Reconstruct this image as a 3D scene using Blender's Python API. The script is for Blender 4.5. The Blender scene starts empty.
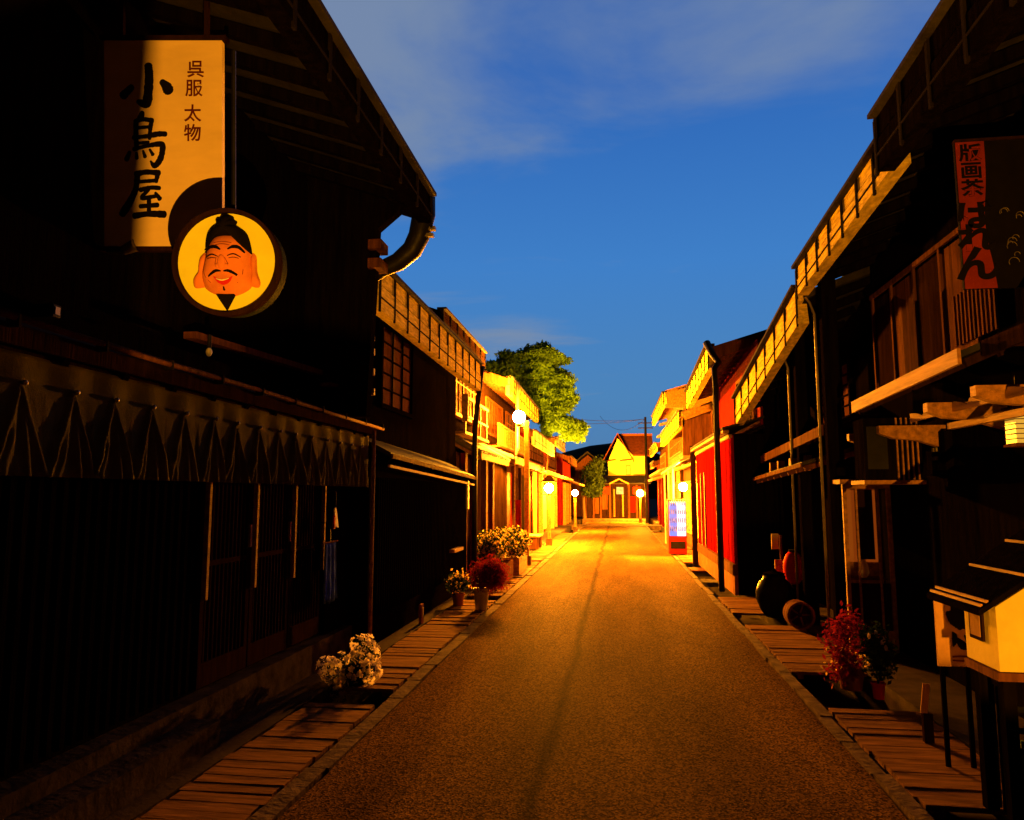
import bpy, math, random
from mathutils import Vector
R = math.radians
random.seed(7)

# ------------------------------------------------------------------ camera
F = 740.0; CH = 1.7
TH = math.atan(85/F); PS = math.atan(105/F*math.cos(TH))
sc = bpy.context.scene
cd = bpy.data.cameras.new('camera'); cam = bpy.data.objects.new('camera', cd)
sc.collection.objects.link(cam); sc.camera = cam
cd.sensor_width = 36; cd.lens = F/1024*36; cd.clip_start = .05; cd.clip_end = 3000
cam.location = (0, 0, CH); cam.rotation_euler = (math.pi/2+TH, 0, PS)
sc.render.resolution_x = 1024; sc.render.resolution_y = 820

# ------------------------------------------------------------------ world: dusk sky with thin clouds
W = bpy.data.worlds.new('World'); sc.world = W; W.use_nodes = True
nt = W.node_tree; nt.nodes.clear(); N = nt.nodes.new; Lk = nt.links.new
out = N('ShaderNodeOutputWorld'); bg = N('ShaderNodeBackground'); Lk(bg.outputs[0], out.inputs[0])
tc = N('ShaderNodeTexCoord'); sep = N('ShaderNodeSeparateXYZ'); Lk(tc.outputs['Generated'], sep.inputs[0])
def wmath(op, a, b=None, clamp=False):
    n = N('ShaderNodeMath'); n.operation = op; n.use_clamp = clamp
    for i, q in enumerate((a, b)):
        if q is None: continue
        if isinstance(q, (int, float)): n.inputs[i].default_value = q
        else: Lk(q, n.inputs[i])
    return n.outputs[0]
ramp = N('ShaderNodeValToRGB'); Lk(sep.outputs[2], ramp.inputs[0])
cr = ramp.color_ramp
cr.elements[0].position = 0.0; cr.elements[0].color = (.085, .20, .40, 1)
cr.elements[1].position = 1.0; cr.elements[1].color = (.010, .05, .24, 1)
for p, c in ((.13, (.075, .235, .50, 1)), (.30, (.050, .215, .58, 1)), (.50, (.026, .135, .48, 1))):
    e = cr.elements.new(p); e.color = c
zz = wmath('MAXIMUM', sep.outputs[2], .08)
cx_ = wmath('DIVIDE', sep.outputs[0], zz); cy_ = wmath('DIVIDE', sep.outputs[1], zz)
cmb = N('ShaderNodeCombineXYZ'); Lk(cx_, cmb.inputs[0]); Lk(cy_, cmb.inputs[1])
ns = N('ShaderNodeTexNoise'); ns.inputs['Scale'].default_value = 1.25; ns.inputs['Detail'].default_value = 7
ns.inputs['Roughness'].default_value = .55; ns.inputs['Distortion'].default_value = .35
mpw = N('ShaderNodeMapping'); mpw.inputs['Location'].default_value = (3.4, 1.3, 0); mpw.inputs['Scale'].default_value = (.8, 1.0, 1)
Lk(cmb.outputs[0], mpw.inputs[0]); Lk(mpw.outputs[0], ns.inputs['Vector'])
# clouds gather high in the sky above the left roofs
el = N('ShaderNodeMapRange'); el.inputs[1].default_value = .36; el.inputs[2].default_value = .53; el.inputs[3].default_value = -.06; el.inputs[4].default_value = .24
Lk(sep.outputs[2], el.inputs[0])
lf = wmath('MULTIPLY', sep.outputs[0], -.30)
lo1 = wmath('ABSOLUTE', wmath('SUBTRACT', sep.outputs[2], .215)); lo2 = wmath('MAXIMUM', wmath('SUBTRACT', .20, wmath('MULTIPLY', lo1, 3.4)), 0.0)
lo3 = wmath('MULTIPLY', lo2, wmath('MULTIPLY', wmath('ADD', sep.outputs[0], .0), -9.0, True))
s1 = wmath('ADD', ns.outputs[0], wmath('ADD', el.outputs[0], lo3)); s2 = wmath('ADD', s1, lf)
mr = N('ShaderNodeMapRange'); mr.interpolation_type = 'SMOOTHSTEP'
mr.inputs[1].default_value = .54; mr.inputs[2].default_value = .86; mr.inputs[4].default_value = .85; Lk(s2, mr.inputs[0])
mx = N('ShaderNodeMix'); mx.data_type = 'RGBA'; Lk(mr.outputs[0], mx.inputs[0]); Lk(ramp.outputs[0], mx.inputs[6])
mx.inputs[7].default_value = (.20, .27, .40, 1)
sky = N('ShaderNodeTexSky'); sky.sky_type = 'NISHITA'; sky.sun_disc = False
sky.sun_elevation = R(-4); sky.sun_rotation = R(200)
sk = N('ShaderNodeMix'); sk.data_type = 'RGBA'; sk.blend_type = 'ADD'; sk.inputs[0].default_value = .05
Lk(mx.outputs[2], sk.inputs[6]); Lk(sky.outputs[0], sk.inputs[7])
Lk(sk.outputs[2], bg.inputs[0])
# the last glow of dusk stands over the end of the street; the sky behind and overhead is already night
dk = N('ShaderNodeMapRange'); dk.interpolation_type = 'SMOOTHSTEP'
for i_, v_ in ((1, .36), (2, .68), (3, .008), (4, 1.0)): dk.inputs[i_].default_value = v_
Lk(sep.outputs[1], dk.inputs[0]); Lk(wmath('MULTIPLY', dk.outputs[0], 1.12), bg.inputs[1])

sl = bpy.data.lights.new('sun', 'SUN'); sl.energy = .01; sl.angle = R(10); sl.color = (1, .8, .7)
so = bpy.data.objects.new('sun', sl); sc.collection.objects.link(so); so.rotation_euler = (R(80), 0, R(200))
vs = sc.view_settings
vs.view_transform = 'Standard'; vs.look = 'None'; vs.exposure = -0.18; vs.gamma = 1
sc.cycles.sample_clamp_indirect = 4.0; sc.cycles.sample_clamp_direct = 0
sc.cycles.max_bounces = 5; sc.cycles.caustics_reflective = False; sc.cycles.caustics_refractive = False
AMBER = (1.0, .31, .010)

# ------------------------------------------------------------------ measurement helper (pixel + one known coordinate -> metres)
fw = (-math.sin(PS)*math.cos(TH), math.cos(PS)*math.cos(TH), math.sin(TH))
rt = (math.cos(PS), math.sin(PS), 0)
upv = (math.sin(PS)*math.sin(TH), -math.cos(PS)*math.sin(TH), math.cos(TH))
def P(u, v, x=None, y=None, z=None):
    a = (u-512)/F; b = (410-v)/F
    d = [fw[i]+a*rt[i]+b*upv[i] for i in range(3)]
    t = x/d[0] if x is not None else y/d[1] if y is not None else (z-CH)/d[2]
    return Vector((t*d[0], t*d[1], CH+t*d[2]))

# ------------------------------------------------------------------ materials
MC = {}
def mat(name, col, rough=.75, var=.35, scale=4, stretch=(1, 1, 1), bump=.3, bscale=None, metal=0, spec=.10, detail=5, dist=.01):
    if name in MC: return MC[name]
    m = bpy.data.materials.new(name); m.use_nodes = True; t = m.node_tree; n = t.nodes.new; l = t.links.new
    b = t.nodes['Principled BSDF']; b.inputs['Roughness'].default_value = rough; b.inputs['Metallic'].default_value = metal
    b.inputs['Specular IOR Level'].default_value = spec
    if spec <= .1: b.inputs['IOR'].default_value = 1.0 if spec == 0 else 1.1
    c = n('ShaderNodeTexCoord'); mp = n('ShaderNodeMapping'); mp.inputs['Scale'].default_value = stretch
    l(c.outputs['Object'], mp.inputs[0])
    ns = n('ShaderNodeTexNoise'); ns.inputs['Scale'].default_value = scale; ns.inputs['Detail'].default_value = detail
    ns.inputs['Roughness'].default_value = .6
    l(mp.outputs[0], ns.inputs['Vector'])
    r = n('ShaderNodeValToRGB'); l(ns.outputs[0], r.inputs[0])
    r.color_ramp.elements[0].position = .3; r.color_ramp.elements[1].position = .7
    r.color_ramp.elements[0].color = tuple(x*(1-var) for x in col)+(1,)
    r.color_ramp.elements[1].color = tuple(min(1, x*(1+var)) for x in col)+(1,)
    l(r.outputs[0], b.inputs['Base Color'])
    if bump:
        n2 = n('ShaderNodeTexNoise'); n2.inputs['Scale'].default_value = bscale or scale*5; n2.inputs['Detail'].default_value = 4
        l(mp.outputs[0], n2.inputs['Vector'])
        bp = n('ShaderNodeBump'); bp.inputs['Strength'].default_value = bump; bp.inputs['Distance'].default_value = dist
        l(n2.outputs[0], bp.inputs['Height']); l(bp.outputs[0], b.inputs['Normal'])
        mrr = n('ShaderNodeMapRange'); mrr.inputs[3].default_value = max(.05, rough-.12); mrr.inputs[4].default_value = min(1, rough+.15)
        l(n2.outputs[0], mrr.inputs[0]); l(mrr.outputs[0], b.inputs['Roughness'])
    MC[name] = m; return m
def emit(name, col, st):
    if name in MC: return MC[name]
    m = bpy.data.materials.new(name); m.use_nodes = True; t = m.node_tree
    b = t.nodes['Principled BSDF']; b.inputs['Base Color'].default_value = tuple(.02+.02*q for q in col)+(1,); b.inputs['Roughness'].default_value = .4
    b.inputs['Emission Color'].default_value = tuple(col)+(1,); b.inputs['Emission Strength'].default_value = st
    MC[name] = m; return m

V = (6, 6, .6); HY = (6, .5, 6)
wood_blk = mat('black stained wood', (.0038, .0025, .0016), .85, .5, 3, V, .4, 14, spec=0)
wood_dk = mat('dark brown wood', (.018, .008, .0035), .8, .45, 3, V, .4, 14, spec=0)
wood_br = mat('weathered brown wood', (.10, .038, .013), .8, .5, 3, V, .4, 14, spec=.1)
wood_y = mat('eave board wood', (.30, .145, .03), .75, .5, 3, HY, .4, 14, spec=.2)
fascia_lit = mat('bare cedar fascia', (.68, .52, .07), .7, .45, 5, (3, 1.2, 6), .5, 14, spec=.05)  # golden tone stands in for lamp light on the eave fascias
wood_red = mat('red ochre boards', (.17, .003, .002), .8, .5, 2.5, (5, 5, .35), .4, 12, spec=0)
wood_redd = mat('dark red lacquered wood', (.09, .005, .003), .7, .4, 2.5, V, .3, 12, spec=.05)
plank = mat('grey footworn planks', (.15, .072, .022), .75, .55, 3, (1, 9, 4), .7, 12)
tile = mat('dark roof sheet', (.030, .028, .030), .55, .4, 4, (1, 1, 1), .4)
tile_g = mat('grey roof tiles', (.16, .14, .12), .6, .4, 5, (1, 1, 1), .4)
tin = mat('dull zinc', (.20, .17, .13), .5, .35, 5, (1, 1, 1), .2, None, .5)
iron = mat('black iron', (.02, .02, .02), .45, .3, 6, (1, 1, 1), .2, None, .6)
strapm = mat('blackened strap', (.012, .010, .008), .8, .3, 6, bump=0, spec=.05)
steel = mat('galvanised steel', (.35, .33, .30), .4, .25, 9, (1, 1, 1), .15, None, .6)
plaster = mat('cream plaster', (.62, .52, .33), .85, .12, 3, (1, 1, 1), .25)
plaster_y = mat('yellow ochre plaster', (.75, .66, .16), .85, .15, 2, (1, 1, 1), .25)
stone = mat('kerb stone', (.09, .06, .035), .8, .45, 6, (1, 1, 1), .8, 22, dist=.02)
darkst = mat('soot dark stone', (.045, .035, .025), .9, .5, 6, (1, 1, 1), .8, 22, spec=0)  # even dark tone for the sill and front step
conc = mat('old concrete', (.045, .032, .02), .85, .4, 3, (1, 1, 1), .6, 30)
earth = mat('packed earth', (.05, .04, .03), .95, .4, 2)
hillm = mat('wooded hillside', (.035, .045, .030), .95, .5, .1, (1, 1, 1), 1, .3)
ink = mat('black ink', (.006, .005, .005), .7, .2, 8, bump=0)
ink_r = mat('red brown ink', (.10, .015, .006), .7, .2, 8, bump=0)
board = mat('cream painted board', (.78, .62, .38), .7, .10, 2.0, (1, 1, 3), .15)
yellowp = mat('yellow painted board', (.70, .76, .08), .6, .10, 4, (1, 1, 1), .12)
skin = mat('carved painted skin', (.62, .20, .07), .55, .25, 7, (1, 1, 1), .25, 20)
redp = mat('red paint', (.55, .02, .015), .45, .25, 6, (1, 1, 1), .15)
whitep = mat('white enamel', (.75, .73, .68), .4, .1, 6, (1, 1, 1), .1)
bannr = mat('red banner cloth', (.17, .02, .006), .85, .3, 4, (1, 1, 1), .3, 60)
paper = mat('tan poster paper', (.42, .24, .11), .8, .2, 6, (1, 1, 1), .1)
cloth = mat('olive curtain cloth', (.085, .075, .018), .9, .3, 5, (1, 1, 1), .3, 120)
cloth_b = mat('indigo cloth', (.07, .14, .80), .9, .45, 8, (1, 1, 1), .3, 90)
leaf = mat('pine green foliage', (.09, .23, .03), .7, .5, 1.2, (1, 1, 1), 0)
leaf_d = mat('dark green leaves', (.018, .035, .010), .7, .5, 5, (1, 1, 1), 0)
leaf_r = mat('dark red leaves', (.22, .012, .012), .7, .5, 6, (1, 1, 1), 0)
leaf_p = mat('magenta leaves', (.22, .012, .045), .7, .5, 6, (1, 1, 1), 0)
petal = mat('pale cream petals', (.80, .66, .50), .7, .3, 9, (1, 1, 1), 0)
petal_o = mat('ochre petals', (.50, .34, .12), .7, .4, 9, (1, 1, 1), 0)
def translucent(m, f):
    t = m.node_tree; b = t.nodes['Principled BSDF']; o_ = [n for n in t.nodes if n.type == 'OUTPUT_MATERIAL'][0]
    tr = t.nodes.new('ShaderNodeBsdfTranslucent'); mxs = t.nodes.new('ShaderNodeMixShader'); mxs.inputs[0].default_value = f
    t.links.new(b.inputs['Base Color'].links[0].from_socket, tr.inputs[0]); t.links.new(b.outputs[0], mxs.inputs[1]); t.links.new(tr.outputs[0], mxs.inputs[2]); t.links.new(mxs.outputs[0], o_.inputs[0])
for m_ in (petal, petal_o): translucent(m_, .55)
for m_ in (leaf, leaf_d, leaf_r, leaf_p): translucent(m_, .25)
bark = mat('tree bark', (.07, .045, .03), .9, .4, 4, (3, 3, .6), .8)
terra = mat('terracotta', (.25, .09, .04), .8, .3, 8)
glassd = mat('dark window glass', (.02, .02, .022), .15, .3, 3, bump=.05)
shoji = mat('aged shoji paper', (.09, .03, .010), .85, .35, 5, (1, 1, 1), .1)
noodle = mat('cardboard', (.30, .17, .08), .85, .3, 6)
blues = mat('blue sleeve cloth', (.03, .06, .3), .8, .3, 6)

def asphalt():
    m = bpy.data.materials.new('worn asphalt'); m.use_nodes = True; t = m.node_tree; n = t.nodes.new; l = t.links.new
    b = t.nodes['Principled BSDF']
    c = n('ShaderNodeTexCoord')
    big = n('ShaderNodeTexNoise'); big.inputs['Scale'].default_value = .8; big.inputs['Detail'].default_value = 6
    mp = n('ShaderNodeMapping'); mp.inputs['Scale'].default_value = (2.2, .35, 1); l(c.outputs['Object'], mp.inputs[0]); l(mp.outputs[0], big.inputs['Vector'])
    r1 = n('ShaderNodeValToRGB'); l(big.outputs[0], r1.inputs[0])
    r1.color_ramp.elements[0].position = .35; r1.color_ramp.elements[0].color = (.062, .034, .009, 1)
    r1.color_ramp.elements[1].position = .68; r1.color_ramp.elements[1].color = (.110, .062, .016, 1)
    vo = n('ShaderNodeTexVoronoi'); vo.inputs['Scale'].default_value = 85; l(c.outputs['Object'], vo.inputs['Vector'])
    r2 = n('ShaderNodeValToRGB'); l(vo.outputs['Color'], r2.inputs[0])
    r2.color_ramp.elements[0].position = .25; r2.color_ramp.elements[0].color = (.35, .35, .35, 1)
    r2.color_ramp.elements[1].position = .9; r2.color_ramp.elements[1].color = (1.9, 1.8, 1.7, 1)
    mxx = n('ShaderNodeMix'); mxx.data_type = 'RGBA'; mxx.blend_type = 'MULTIPLY'; mxx.inputs[0].default_value = 1
    l(r1.outputs[0], mxx.inputs[6]); l(r2.outputs[0], mxx.inputs[7])
    # long hairline cracks and a patched trench seam
    mp2 = n('ShaderNodeMapping'); mp2.inputs['Scale'].default_value = (1.3, .35, 1); l(c.outputs['Object'], mp2.inputs[0])
    nd = n('ShaderNodeTexNoise'); nd.inputs['Scale'].default_value = 1.6; nd.inputs['Detail'].default_value = 4; l(mp2.outputs[0], nd.inputs['Vector'])
    ad = n('ShaderNodeVectorMath'); ad.operation = 'ADD'; l(mp2.outputs[0], ad.inputs[0]); l(nd.outputs['Color'], ad.inputs[1])
    vc = n('ShaderNodeTexVoronoi'); vc.feature = 'DISTANCE_TO_EDGE'; vc.inputs['Scale'].default_value = .75; l(ad.outputs[0], vc.inputs['Vector'])
    rc = n('ShaderNodeMapRange'); rc.inputs[1].default_value = .0; rc.inputs[2].default_value = .016; rc.inputs[3].default_value = .8; rc.inputs[4].default_value = 1; l(vc.outputs[0], rc.inputs[0])
    m3 = n('ShaderNodeMix'); m3.data_type = 'RGBA'; m3.blend_type = 'MULTIPLY'; m3.inputs[0].default_value = 1
    l(mxx.outputs[2], m3.inputs[6]); l(rc.outputs[0], m3.inputs[7]); sx = n('ShaderNodeSeparateXYZ'); l(c.outputs['Object'], sx.inputs[0])
    def mm(op, a_, b_):
        q = n('ShaderNodeMath'); q.operation = op
        for i_, v_ in enumerate((a_, b_)):
            if v_ is None: continue
            if isinstance(v_, float): q.inputs[i_].default_value = v_
            else: l(v_, q.inputs[i_])
        return q.outputs[0]
    wob = mm('MULTIPLY', nd.outputs[0], .22)
    seam = mm('ABSOLUTE', mm('ADD', mm('ADD', sx.outputs[0], .36), wob), None)
    rs = n('ShaderNodeMapRange'); rs.inputs[1].default_value = .01; rs.inputs[2].default_value = .07; rs.inputs[3].default_value = .45; rs.inputs[4].default_value = 1; l(seam, rs.inputs[0])
    m4 = n('ShaderNodeMix'); m4.data_type = 'RGBA'; m4.blend_type = 'MULTIPLY'; m4.inputs[0].default_value = 1
    l(m3.outputs[2], m4.inputs[6]); l(rs.outputs[0], m4.inputs[7]); l(m4.outputs[2], b.inputs['Base Color'])
    nf = n('ShaderNodeTexNoise'); nf.inputs['Scale'].default_value = 60; nf.inputs['Detail'].default_value = 3; l(c.outputs['Object'], nf.inputs['Vector'])
    a2 = n('ShaderNodeMath'); a2.operation = 'ADD'; l(vo.outputs['Distance'], a2.inputs[0]); l(nf.outputs[0], a2.inputs[1])
    bp = n('ShaderNodeBump'); bp.inputs['Strength'].default_value = .6; bp.inputs['Distance'].default_value = .006
    l(a2.outputs[0], bp.inputs['Height']); l(bp.outputs[0], b.inputs['Normal'])
    b.inputs['Roughness'].default_value = .62; b.inputs['Specular IOR Level'].default_value = .15; b.inputs['IOR'].default_value = 1.02
    return m
asph = asphalt()

# ------------------------------------------------------------------ mesh builder
class MB:
    def __init__(s): s.v = []; s.f = []; s.smooth = False
    def add(s, vs, fs):
        o = len(s.v); s.v += [tuple(v) for v in vs]; s.f += [tuple(i+o for i in f) for f in fs]; return s
    def hexa(s, p):     # p: 4 bottom + 4 top corners
        return s.add(p, [(3,2,1,0),(4,5,6,7),(0,1,5,4),(1,2,6,5),(2,3,7,6),(3,0,4,7)])
    def box(s, x0, x1, y0, y1, z0, z1):
        if x0 > x1: x0, x1 = x1, x0
        if y0 > y1: y0, y1 = y1, y0
        return s.hexa([(x0,y0,z0),(x1,y0,z0),(x1,y1,z0),(x0,y1,z0),(x0,y0,z1),(x1,y0,z1),(x1,y1,z1),(x0,y1,z1)])
    def beam(s, a, b, w, h, up=(0,0,1)):
        a = Vector(a); b = Vector(b); d = (b-a).normalized(); u = Vector(up)
        sd = d.cross(u)
        if sd.length < 1e-4: sd = d.cross(Vector((1,0,0)))
        sd.normalize(); u = sd.cross(d).normalized(); sd *= w/2; u *= h/2
        return s.hexa([a-sd-u, a+sd-u, b+sd-u, b-sd-u, a-sd+u, a+sd+u, b+sd+u, b-sd+u])
    def tube(s, pts, r, n=10, cap=True):
        pts = [Vector(p) for p in pts]; rs = r if isinstance(r, (list, tuple)) else [r]*len(pts)
        o = len(s.v); prev = None
        for i, p in enumerate(pts):
            d = (pts[min(i+1, len(pts)-1)]-pts[max(i-1, 0)]).normalized()
            if prev is None:
                q = Vector((0,0,1)) if abs(d.z) < .9 else Vector((1,0,0)); a = d.cross(q).normalized()
            else:
                a = (prev-d*prev.dot(d)).normalized()
            prev = a; b = d.cross(a)
            for k in range(n):
                t = 2*math.pi*k/n; s.v.append(tuple(p+(a*math.cos(t)+b*math.sin(t))*rs[i]))
        for i in range(len(pts)-1):
            for k in range(n):
                s.f.append((o+i*n+k, o+i*n+(k+1)%n, o+(i+1)*n+(k+1)%n, o+(i+1)*n+k))
        if cap:
            s.f.append(tuple(o+k for k in range(n))[::-1]); s.f.append(tuple(o+(len(pts)-1)*n+k for k in range(n)))
        return s
    def lathe(s, c, prof, n=20):
        o = len(s.v)
        for r, z in prof:
            for k in range(n):
                t = 2*math.pi*k/n; s.v.append((c[0]+r*math.cos(t), c[1]+r*math.sin(t), c[2]+z))
        for i in range(len(prof)-1):
            for k in range(n):
                s.f.append((o+i*n+k, o+i*n+(k+1)%n, o+(i+1)*n+(k+1)%n, o+(i+1)*n+k))
        s.f.append(tuple(o+k for k in range(n))[::-1]); s.f.append(tuple(o+(len(prof)-1)*n+k for k in range(n)))
        return s
    def sphere(s, c, r, n=16, m=10, sc_=(1,1,1)):
        o = len(s.v)
        for i in range(m+1):
            ph = math.pi*i/m
            for k in range(n):
                t = 2*math.pi*k/n
                s.v.append((c[0]+r*sc_[0]*math.sin(ph)*math.cos(t), c[1]+r*sc_[1]*math.sin(ph)*math.sin(t), c[2]-r*sc_[2]*math.cos(ph)))
        for i in range(m):
            for k in range(n): s.f.append((o+i*n+k, o+i*n+(k+1)%n, o+(i+1)*n+(k+1)%n, o+(i+1)*n+k))
        return s
    def prism_y(s, poly, y0, y1):       # polygon in x,z pushed along y
        n = len(poly); o = len(s.v)
        s.v += [(x, y0, z) for x, z in poly]+[(x, y1, z) for x, z in poly]
        s.f.append(tuple(o+i for i in range(n))); s.f.append(tuple(o+n+i for i in range(n))[::-1])
        for i in range(n): s.f.append((o+i, o+n+i, o+n+(i+1)%n, o+(i+1)%n))
        return s
    def prism_x(s, poly, x0, x1):
        n = len(poly); o = len(s.v)
        s.v += [(x0, y, z) for y, z in poly]+[(x1, y, z) for y, z in poly]
        s.f.append(tuple(o+i for i in range(n))); s.f.append(tuple(o+n+i for i in range(n))[::-1])
        for i in range(n): s.f.append((o+i, o+n+i, o+n+(i+1)%n, o+(i+1)%n))
        return s
    def comps(s):
        p = list(range(len(s.v)))
        def fi(a):
            while p[a] != a: p[a] = p[p[a]]; a = p[a]
            return a
        for f in s.f:
            r = fi(f[0])
            for k in f[1:]: p[fi(k)] = r
        gr = {}
        for f in s.f: gr.setdefault(fi(f[0]), []).append(f)
        res = []
        for fs_ in gr.values():
            ids = sorted({k for f in fs_ for k in f}); mp_ = {k: i for i, k in enumerate(ids)}
            q = MB(); q.smooth = s.smooth; q.v = [s.v[k] for k in ids]; q.f = [tuple(mp_[k] for k in f) for f in fs_]; res.append(q)
        return res
    def build(s, name, m, parent=None, loc=None, bevel=0):
        if name in SPLIT and parent is not None:
            cs = s.comps()
            if len(cs) > 1: return [c.build1(name, m, parent, loc, bevel) for c in cs[:100]][0]
        return s.build1(name, m, parent, loc, bevel)
    def build1(s, name, m, parent=None, loc=None, bevel=0):
        me = bpy.data.meshes.new(name)
        if parent is not None: off = ROOT[parent.name]
        else: off = Vector(loc) if loc is not None else Vector((0,0,0))
        me.from_pydata([(a-off.x, b-off.y, c-off.z) for a, b, c in s.v], [], s.f); me.validate(); 
        import bmesh
        bm = bmesh.new(); bm.from_mesh(me); bmesh.ops.recalc_face_normals(bm, faces=bm.faces); bm.to_mesh(me); bm.free()
        o = bpy.data.objects.new(name, me); sc.collection.objects.link(o); me.materials.append(m)
        if parent is not None: o.parent = parent
        else: o.location = off
        ROOT[o.name] = off
        if s.smooth:
            for p in me.polygons: p.use_smooth = True
        if bevel:
            b = o.modifiers.new('bevel', 'BEVEL'); b.width = bevel; b.segments = 2; b.limit_method = 'ANGLE'
        return o
ROOT = {}
SPLIT = {'gutter_strap', 'gutter_bracket', 'leg', 'rafter', 'pent_rafter', 'bracket_block', 'eave_bracket', 'bottle', 'sample_bottle', 'roof_batten', 'bloom', 'limb', 'stem', 'balcony_rail_post', 'rail', 'spoke', 'wire', 'lantern_ring', 'shutter_slot', 'slat', 'stand_leg', 'hoop', 'sign_frame', 'printed_curls'}
def tag(o, label, cat, group=None, kind=None):
    if label: o['label'] = label
    if cat: o['category'] = cat
    if group: o['group'] = group
    if kind: o['kind'] = kind
    return o
def thing(name, label, cat, loc, group=None):
    o = bpy.data.objects.new(name, None); sc.collection.objects.link(o); o.location = loc; o.empty_display_size = .2
    ROOT[o.name] = Vector(loc); return tag(o, label, cat, group)
def struct(name, mb, m, loc=(0,0,0)):
    o = mb.build(name, m, None, loc); o['kind'] = 'structure'; return o
def dup(root, loc, label):
    r = root.copy(); sc.collection.objects.link(r); r.location = loc; r['label'] = label; ROOT[r.name] = Vector(loc)
    for ch in list(root.children):
        c = ch.copy(); sc.collection.objects.link(c); c.parent = r
        for g in ch.children:
            d = g.copy(); sc.collection.objects.link(d); d.parent = c
    return r

# ------------------------------------------------------------------ ground, road, gutters
g = MB(); nx = 40
g.add([(-1500,-300,-.32),(1500,-300,-.32),(1500,1500,-.32),(-1500,1500,-.32)], [(0,1,2,3)])
struct('ground', g, earth)
g = MB(); ys = [-12+i*.5 for i in range(140)]
xs = [-1.80, -1.0, -.2, .6, 1.5]
for y in ys:
    for i, x in enumerate(xs):
        j = .012*math.sin(y*3.1+i) if i in (0, 4) else 0
        g.v.append((x+j, y, .0+[0, .018, .028, .018, 0][i]))
for a in range(len(ys)-1):
    for b in range(4): g.f.append((a*5+b, a*5+b+1, a*5+b+6, a*5+b+5))
g.box(-1.80, 1.5, -12, 57.4, -.31, -.012)
g.smooth = False
struct('road', g, asph)
# kerb strips: short stones end to end
def kerb(x0, x1):
    m = MB(); y = -6
    while y < 57:
        L = random.uniform(.55, .95); dz = random.uniform(-.006, .008); dx = random.uniform(-.012, .012)
        m.box(x0+dx, x1+dx, y+.008, y+L-.008, -.3, .015+dz); y += L
    return m
struct('kerb_left', kerb(-1.93, -1.805), stone); struct('kerb_right', kerb(1.505, 1.60), stone)
struct('pavement_left', MB().box(-9, -2.52, -12, 60, -.31, .03), conc)
struct('pavement_right', MB().box(2.32, 9, -12, 60, -.31, .03), conc)
struct('crossing_strip', MB().box(-3, 3, 41.2, 42.6, -.2, .05), stone)
s2_ = struct('stone_step', MB().box(-2.2, 1.9, 47.5, 49, -.2, .18), stone)

covers = []
def cover(x0, x1, y0, y1, label, n=None, z=.03):
    n = n or max(4, int((y1-y0)/.12)); m = MB(); st = (y1-y0)/n
    for i in range(n):
        a = y0+i*st; j = random.uniform(-.012, .012); k = random.uniform(-.008, .006)
        sk_ = random.uniform(-.01, .01)
        m.hexa([(x0+j, a+.004, z-.03+k), (x1+j, a+.004+sk_, z-.03+k), (x1+j, a+st-.006+sk_, z-.03+k), (x0+j, a+st-.006, z-.03+k),
                (x0+j, a+.004, z+k), (x1+j, a+.004+sk_, z+k+random.uniform(-.004, .004)), (x1+j, a+st-.006+sk_, z+k), (x0+j, a+st-.006, z+k)])
    m.box(x0+.06, x0+.12, y0+.02, y1-.02, z-.075, z-.036); m.box(x1-.12, x1-.06, y0+.02, y1-.02, z-.075, z-.036)
    o = m.build('gutter_cover', plank, None, ((x0+x1)/2, (y0+y1)/2, 0))
    tag(o, label, 'gutter cover', 'slatted covers over the street gutters')
LX0, LX1 = -2.50, -1.94
for y0, y1, lb in ((2.2, 5.95, 'reddish slatted gutter cover nearest the viewer on the left kerb'),
                   (6.45, 7.75, 'lit plank gutter cover just beyond the cream flower bush'),
                   (7.79, 9.9, 'amber lit gutter cover between the flower bush and the red potted shrub'),
                   (9.96, 11.9, 'gutter cover under the steel bucket of the red shrub'),
                   (12.5, 15.2, 'bright yellow lit gutter cover beside the flower planter'),
                   (15.3, 18.8, 'gutter cover in front of the tall street lamp post'),
                   (19.3, 24.5, 'far left gutter cover before the second street lamp'),
                   (24.6, 33, 'farthest gutter cover along the left kerb')):
    cover(LX0, LX1, y0, y1, lb)
RX0, RX1 = 1.62, 2.30
for y0, y1, lb in ((4.5, 6.35, 'large worn slatted gutter cover nearest the viewer on the right'),
                   (7.6, 10.2, 'striped slatted gutter cover beside the dark round jar'),
                   (11.2, 12.85, 'lit gutter cover at the near corner of the red board wall'),
                   (17.2, 18.0, 'small gutter cover at the far end of the red board wall'),
                   (19.2, 23.5, 'bright gutter cover in front of the vending machine'),
                   (24.2, 34, 'farthest gutter cover along the right kerb')):
    cover(RX0, RX1, y0, y1, lb)

# hill far behind the street end
g = MB(); n = 60
for j in range(9):
    for i in range(n+1):
        t = i/n; x = -500+1000*t
        h = 26*math.exp(-((x+10)/45)**2)+14*math.exp(-((x+90)/60)**2)+8*math.sin(x*.021)+10+2.2*math.sin(x*.17)+1.5*math.sin(x*.41)
        g.v.append((x, 400+j*20, -1+max(0, h)*math.sin(math.pi*j/8)))
for j in range(8):
    for i in range(n): a = j*(n+1)+i; g.f.append((a, a+1, a+n+2, a+n+1))
g.smooth = True
struct('hill', g, hillm)

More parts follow.
